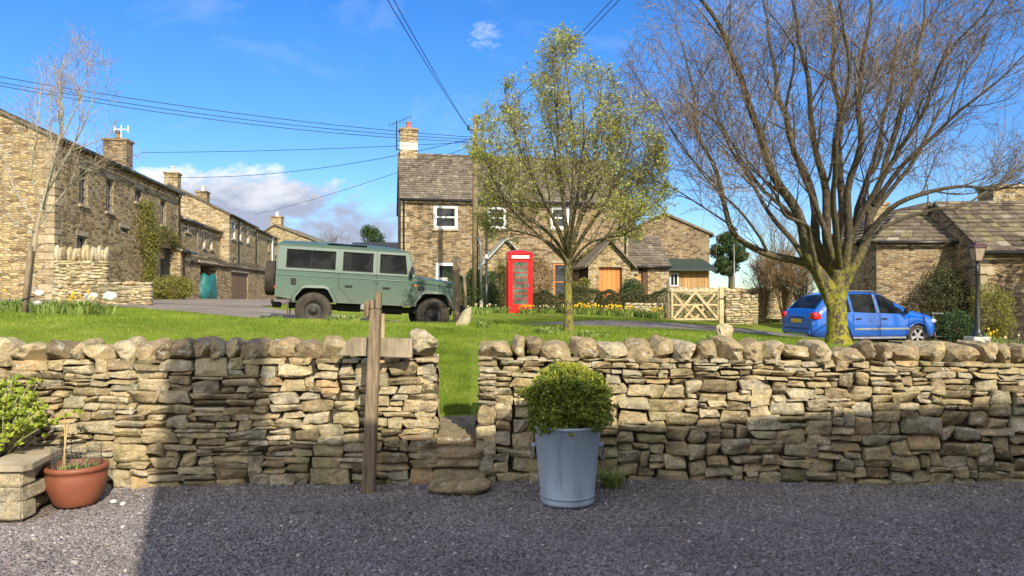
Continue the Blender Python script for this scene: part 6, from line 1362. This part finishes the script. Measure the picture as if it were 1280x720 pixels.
# roof, tapered at the front, with gutter, alpine lights
zt0 = 1.90; yr_ = yin(1.9)
m_ = MB(); ring = []
prof = [(0, 0), (.02, .06), (.12, .125), (.8, .14), (2.2, .135), (2.8, .10), (3.02, .03), (3.05, 0)]
for x, h in prof:
    for f in (-1, -.9, -.75, -.4, 0, .4, .75, .9, 1): ring.append((x, f*yr_, zt0+h*(1-abs(f)**5*.95)))
m_.add(ring, [(i*9+j, i*9+j+1, (i+1)*9+j+1, (i+1)*9+j) for i in range(len(prof)-1) for j in range(8)]); m_.box(0.0, 3.05, -yr_, yr_, zt0-.05, zt0-.004); m_.build('roof', M['lr'], root, True)
for s_ in (-1, 1):
    MB().bbox(-.01, 3.08, s_*yr_-.012, s_*yr_+.022 if s_ > 0 else s_*yr_+.012, zt0-.02, zt0+.012, .005).build('rain_gutter', M['lr'], root)
    m_ = MB(); m_.bbox(1.12, 2.05, s_*(yr_-.09)-.03, s_*(yr_-.09)+.03, zt0+.035, zt0+.10, .02); m_.build('alpine_window', M['glass_car'], root)
    m_ = MB(); m_.bbox(1.06, 2.11, s_*(yr_-.1)-.035, s_*(yr_-.1)+.03, zt0+.024, zt0+.037, .005); m_.build('alpine_frame', M['lr_dark'], root)
# windscreen, scuttle
g = MB(); g.add([(3.16, -.66, 1.36), (3.16, .66, 1.36), (3.02, .62, 1.84), (3.02, -.62, 1.84)], [(0, 1, 2, 3)]); g.build('windscreen', M['glass_car'], root)
f = MB(); f.tube([(3.20, -.74, 1.3), (3.03, -.70, 1.88), (3.03, .70, 1.88), (3.20, .74, 1.3), (3.20, -.74, 1.3)], .035, 6); f.build('windscreen_frame', M['lr'], root)
g = MB(); g.add([(-.006, -.55, 1.4), (-.006, .55, 1.4), (-.006, .52, 1.8), (-.006, -.52, 1.8)], [(0, 1, 2, 3)]); g.build('rear_window', M['glass_car'], root)
m_ = MB(); m_.prism([(-yin(1.3), 1.3), (yin(1.3), 1.3), (yr_, 1.9), (-yr_, 1.9)], 0.0, .03, 'x'); m_.build('rear_panel', M['lr'], root)
# seats dimly seen
for x_ in (2.45, 1.6):
    for s_ in (-.4, .4): MB().bbox(x_-.08, x_+.08, s_-.24, s_+.24, 1.0, 1.62, .05).build('seat', M['lr_dark'], root)
# door shut lines, waist crease, hinges, handles
for s_ in (-1, 1):
    yo = s_*hw
    def yb(a, b): return (min(yo, yo+s_*a), max(yo, yo+s_*b)) if s_ > 0 else (yo-b, yo-a)
    m_ = MB()
    for pts in ([(1.42, 1.29), (1.42, .98), (1.75, .63)], [(2.29, 1.29), (2.29, .62)], [(3.12, 1.29), (3.12, .62)]):
        m_.tube([(x, yo+s_*.0, z) for x, z in pts], .007, 4)
    m_.tube([(0.02, yo, 1.305), (3.16, yo, 1.305)], .009, 4); m_.tube([(1.42, s_*(yin(1.6)), 1.31), (1.42, s_*yin(1.88), 1.88)], .006, 4); m_.tube([(2.29, s_*yin(1.31), 1.31), (2.29, s_*yin(1.88), 1.88)], .006, 4)
    m_.build('shut_line', M['lr_dark'], root)
    m_ = MB(); m_.tube([(0.02, yo, 1.20), (1.42, yo, 1.20), (3.10, yo, 1.19)], .014, 5); m_.build('waist_moulding', M['lr'], root)
    for xh in (1.56, 2.44): MB().bbox(xh, xh+.18, yo-.03 if s_ < 0 else yo-.01, yo+.01 if s_ < 0 else yo+.03, .985, 1.03, .01).build('door_handle', M['lr_dark'], root)
    for xh in (2.24, 3.07):
        for zh in (.72, 1.12): MB().bbox(xh, xh+.12, yo-.018, yo+.018, zh, zh+.05, .006).build('hinge', M['lr'], root)
    MB().bbox(.34, .46, yo-.012, yo+.012, .97, 1.13, .02).build('filler_flap', M['lr_dark'], root)
    MB().bbox(3.28, 3.44, yo-.014, yo+.014, .98, 1.10, .015).build('wing_vent', M['lr_dark'], root)
    MB().lathe([(0, -.02), (.03, -.02), (.032, .02), (0, .025)], 10, Matrix.Translation((3.22, yo, 1.1)), axis='y').build('side_repeater', M['amber'], root)
    # wheel arch flares
    for cx in (RX, FX):
        m_ = MB(); m_.add([(x, yo, z) for x, z in arch_poly(cx, .085)]+[(x, yo+s_*.06, z) for x, z in arch_poly(cx, .055)]+[(x, yo+s_*.07, z) for x, z in arch_poly(cx, -.005)]+[(x, yo-s_*.05, z) for x, z in arch_poly(cx, -.005)], [(r_*8+i, r_*8+i+1, (r_+1)*8+i+1, (r_+1)*8+i) for r_ in range(3) for i in range(7)]); m_.build('wheel_arch', M['lr'], root)
        m_ = MB(); m_.prism(arch_poly(cx, .0), yo-s_*.30, yo-s_*.36, 'y'); m_.build('arch_liner', M['lr_dark'], root)
    MB().bbox(1.95, 2.28, yo-.04, yo+.06, .46, .60, .02).build('side_step', M['grey_trim'], root)
    MB().bbox(.28, .30, yo-.02+(.0 if s_ < 0 else -.2), yo+.22-(0 if s_ < 0 else .2), .26, .66, .008).build('mud_flap', M['door_wood'], root)
    m_ = MB(); m_.tube([(3.08, s_*(hw+.0), 1.33), (3.12, s_*(hw+.12), 1.38)], .012, 5); m_.bbox(3.07, 3.15, min(s_*(hw+.08), s_*(hw+.24)), max(s_*(hw+.08), s_*(hw+.24)), 1.34, 1.56, .03); m_.build('door_mirror', M['lr_dark'], root)
    wheel_parts(root, RX, s_*(hw-.06), WR, .25, s_, None); wheel_parts(root, FX, s_*(hw-.06), WR, .25, s_, None)
    MB().lathe([(0, -.04), (.095, -.04), (.1, .0), (.085, .02), (0, .03)], 20, Matrix.Translation((4.29, s_*.56, .98)) @ Matrix.Rotation(-math.pi/2, 4, 'Z'), axis='y').build('headlight', M['lens'], root, True)
    MB().lathe([(0, 0), (.04, 0), (.04, .03), (0, .04)], 12, Matrix.Translation((4.29, s_*.72, 1.08)) @ Matrix.Rotation(-math.pi/2, 4, 'Z'), axis='y').build('indicator', M['amber'], root, True)
    MB().lathe([(0, 0), (.04, 0), (.04, .03), (0, .04)], 12, Matrix.Translation((0, s_*.68, .9)) @ Matrix.Rotation(math.pi/2, 4, 'Z'), axis='y').build('tail_light', M['redlens'], root, True)
MB().bbox(4.27, 4.31, -.45, .45, .72, 1.1, .01).build('grille', M['lr_dark'], root); MB().bbox(4.33, 4.46, -.78, .78, .52, .68, .02).build('bumper', M['lr_dark'], root)
MB().bbox(.3, 4.2, -.4, -.3, .42, .56, .01).bbox(.3, 4.2, .3, .4, .42, .56, .01).bbox(RX-.06, RX+.06, -.7, .7, .33, .47, .03).bbox(FX-.06, FX+.06, -.7, .7, .33, .47, .03).bbox(1.4, 2.0, -.25, .25, .4, .62, .03).bbox(2.3, 3.0, -.3, .3, .38, .62, .03).build('chassis', M['lr_dark'], root)
MB().bbox(-.1, .12, -.06, .06, .42, .56, .02).tube([(-.1, 0, .5), (-.1, 0, .6)], .03).build('tow_hitch', M['lr_dark'], root)
Mx = Matrix.Translation((-.155, .02, 1.12)) @ Matrix.Rotation(math.pi/2, 4, 'Z'); m_ = MB(); m_.lathe([(.2, -.1), (.32, -.125), (.385, -.115), (.405, -.08), (.405, .08), (.385, .115), (.32, .125), (.2, .1), (.19, .0), (0, 0)], 44, Mx, axis='y'); sp_ = m_.build('spare_wheel', M['tyre'], root, True)
tr = MB()
for q in range(40): tr.box(.4, .417, -.085, -.01, -.02, .02, .5, Mx @ Matrix.Rotation(q*math.pi/20, 4, 'Y')); tr.box(.4, .417, .01, .085, -.02, .02, .5, Mx @ Matrix.Rotation(q*math.pi/20+.08, 4, 'Y'))
tr.build('tread', M['tyre'], sp_)
MB().tube([(3.0, 0, 1.98), (2.9, 0, 1.99)], .01, 4).lathe([(0, 0), (.03, 0), (.03, .05), (0, .06)], 8, Matrix.Translation((3.16, -.5, 1.33))).build('washer_jet', M['lr_dark'], root)
# --- blue hatchback
YC = 20.9; rootc = thing('blue_car', 'bright blue metallic hatchback parked behind the bare tree trunk', 'car')
thc = R(11); 
xs = [0, .03, .1, .25, .5, .78, 1.0, 1.3, 1.7, 2.05, 2.35, 2.7, 3.02, 3.2, 3.5, 3.8, 3.98, 4.08, 4.12]
roofz = [.75, .97, 1.04, 1.20, 1.46, 1.555, 1.572, 1.58, 1.585, 1.57, 1.52, 1.31, 1.09, 1.035, .985, .90, .80, .68, .55]
beltz = [.74, .9, .96, 1.0, 1.02, 1.02, 1.015, 1.0, .985, .975, .965, .955, .945, .93, .895, .83, .74, .64, .54]
wid = [.72, .79, .82, .84, .855, .86, .865, .87, .872, .872, .87, .868, .862, .855, .845, .80, .70, .56, .45]
rw = [.64, .70, .70, .68, .63, .61, .60, .60, .61, .61, .60, .64, .70, .73, .74, .70, .62, .5, .4]
botz = [.42, .36, .33, .30, .28, .27, .26, .25, .25, .25, .25, .25, .26, .27, .28, .30, .33, .36, .4]
fine = sorted(set([round(v_, 4) for v_ in np.arange(0, 4.1201, .04)]+xs)); WX = (.80, 3.30); WRc = .315; AR = .365
def fn(arr, x):
    # smoothed linear interpolation
    return float(np.mean([np.interp(min(4.12, max(0, x+o)), xs, arr) for o in (-.05, -.025, 0, .025, .05)]))
rows = []
for x in fine:
    rz_, bz_, w_, rw_, bo = (fn(a, x) for a in (roofz, beltz, wid, rw, botz)); 
    for cx in WX:
        d = abs(x-cx)
        if d < AR: bo = max(bo, WRc+math.sqrt(AR**2-d*d))
    bo = min(bo, bz_-.05); lo = bo+(bz_-bo)*.33; mid = bo+(bz_-bo)*.66; bz_ = min(bz_, rz_-.01); e = (rz_-bz_)
    sec = [(w_*.55, bo), (w_*.965, bo), (w_*1.0, lo), (w_*1.0, mid), (w_*.965, bz_), (w_*.965+(rw_-w_*.965)*.5, bz_+e*.52), (rw_+.01, bz_+e*.90), (rw_*.9, bz_+e*.965), (rw_*.5, rz_-.0), (0, rz_+.012*(e > .1))]
    rows.append([(x, -y, z) for y, z in sec]+[(x, y, z) for y, z in sec[-2::-1]])
ns = len(rows[0]); Vc = [p for r_ in rows for p in r_]
bodyF, parts = [], {'side_window': [], 'windscreen': [], 'rear_window': []}
for i in range(len(rows)-1):
    xm = (fine[i]+fine[i+1])/2
    for j in range(ns-1):
        q = (i*ns+j, i*ns+j+1, (i+1)*ns+j+1, (i+1)*ns+j); jj = j if j < 9 else ns-2-j
        k = None
        if jj in (4, 5) and ((.72 < xm < 1.18) or (1.24 < xm < 1.98) or (2.08 < xm < 2.86)):
            if not (jj == 5 and xm > 2.62) : k = 'side_window'
        if jj >= 7 and 2.36 < xm < 3.0: k = 'windscreen'
        if jj >= 7 and .17 < xm < .62: k = 'rear_window'
        (parts[k] if k else bodyF).append(q)
def sub(name, faces, mat, push=0):
    m_ = MB(); ids = sorted({i for f in faces for i in f}); mp = {a: b for b, a in enumerate(ids)}; m_.add([Vc[i] for i in ids], [tuple(mp[i] for i in f) for f in faces]); return m_.build(name, mat, rootc, True)
bo_ = sub('body', bodyF, M['blue'])
m_ = MB(); m_.add([rows[0][i] for i in range(ns)], [tuple(range(ns))]); m_.build('tailgate', M['blue'], rootc); m_ = MB(); m_.add([rows[-1][i] for i in range(ns)], [tuple(range(ns))]); m_.build('nose_panel', M['blue'], rootc)
for s_ in (0, 1):
    for lo_, hi_ in ((.72, 1.18), (1.24, 1.98), (2.08, 2.86)): sub('side_window', [f for f in parts['side_window'] if lo_ < (Vc[f[0]][0]+Vc[f[2]][0])/2 < hi_ and (Vc[f[0]][1] < 0) == (s_ == 0)], M['glass_car'])
sub('windscreen', parts['windscreen'], M['glass_car']); sub('rear_window', parts['rear_window'], M['glass_car'])
for s_ in (-1, 1):
    for cx in WX:
        wheel_parts(rootc, cx, s_*.75, WRc, .2, s_, M['alloy'], False, False)
        m_ = MB(); m_.prism(arc(cx, WRc, AR+.0, 185, -5, 16), s_*.60, s_*.5, 'y'); m_.build('arch_liner', M['lr_dark'], rootc)
        m_ = MB(); m_.tube([(x, s_*.872, z) for x, z in arc(cx, WRc, AR+.015, 180, 0, 16)], .018, 5); m_.build('arch_trim', M['blue'], rootc, True)
    m_ = MB(); m_.bbox(1.25, 3.0-.0, s_*.875-.014, s_*.875+.014, .50, .56, .01); m_.build('rubbing_strip', M['grey_trim'], rootc)
    m_ = MB(); m_.bbox(1.2, 2.9, s_*.86-.02, s_*.86+.015, .25, .31, .01); m_.build('sill_trim', M['grey_trim'], rootc)
    m_ = MB(); m_.tube([(2.06, s_*.876, .28), (2.06, s_*.876, .95)], .006, 4).tube([(1.22, s_*.874, .55), (1.22, s_*.872, .97)], .006, 4).tube([(2.97, s_*.872, .3), (3.0, s_*.868, .9)], .006, 4); m_.build('shut_line', M['lr_dark'], rootc)
    m_ = MB(); m_.tube([(2.03, s_*.85, .985), (1.99, s_*.63, 1.5)], .03, 5); m_.build('pillar_trim', M['chrome'], rootc)
    for xh in (1.3, 2.12): MB().bbox(xh, xh+.17, s_*.88-.018, s_*.88+.018, .80, .835, .01).build('door_handle', M['lr_dark'], rootc)
    m_ = MB(); m_.bbox(2.78, 2.9, min(s_*.86, s_*1.04), max(s_*.86, s_*1.04), .95, 1.1, .04); m_.build('door_mirror', M['lr_dark'], rootc)
    m_ = MB(); rock(m_, 3.9, s_*.66, .74, .15, .11, .07, .5, 3, Matrix.Rotation(s_*-.45, 3, 'Z'), 0, 3, 2); m_.build('headlight', M['lens'], rootc, True)
    m_ = MB(); rock(m_, .12, s_*.73, .90, .13, .125, .11, .5, 3, None, 0, 4, 3); m_.build('tail_light', M['redlens'], rootc, True)
    m_ = MB(); m_.tube([(.7, s_*.56, 1.57), (1.0, s_*.56, 1.61), (2.0, s_*.56, 1.605), (2.25, s_*.56, 1.56)], .013, 5); m_.build('roof_rail', M['chrome'], rootc, True)
MB().bbox(-.05, .25, -.74, .74, .36, .56, .05).build('rear_bumper', M['blue'], rootc); MB().bbox(-.055, .1, -.5, .5, .33, .40, .02).build('diffuser', M['chrome'], rootc)
pl = MB().bbox(-.02, .0, -.26, .26, .70, .81, .004).build('number_plate', M['yellow'], rootc)
MB().bbox(-.01, .02, -.35, .35, .84, .87, .01).build('tailgate_trim', M['lr_dark'], rootc); MB().bbox(4.06, 4.13, -.5, .5, .35, .6, .03).build('grille', M['lr_dark'], rootc); MB().bbox(.2, 3.9, -.6, .6, .18, .26, .02).build('underbody', M['lr_dark'], rootc)
cz = G(X(1105, YC), YC)+.02
# place so that the front wheel stands at column 1150 and the tail at column 985
rootc.location = (X(1000, YC-.3)+.22, YC-.35+.86, .16); rootc.rotation_euler = (0, 0, thc)
print('OBJECTS', len(bpy.data.objects))
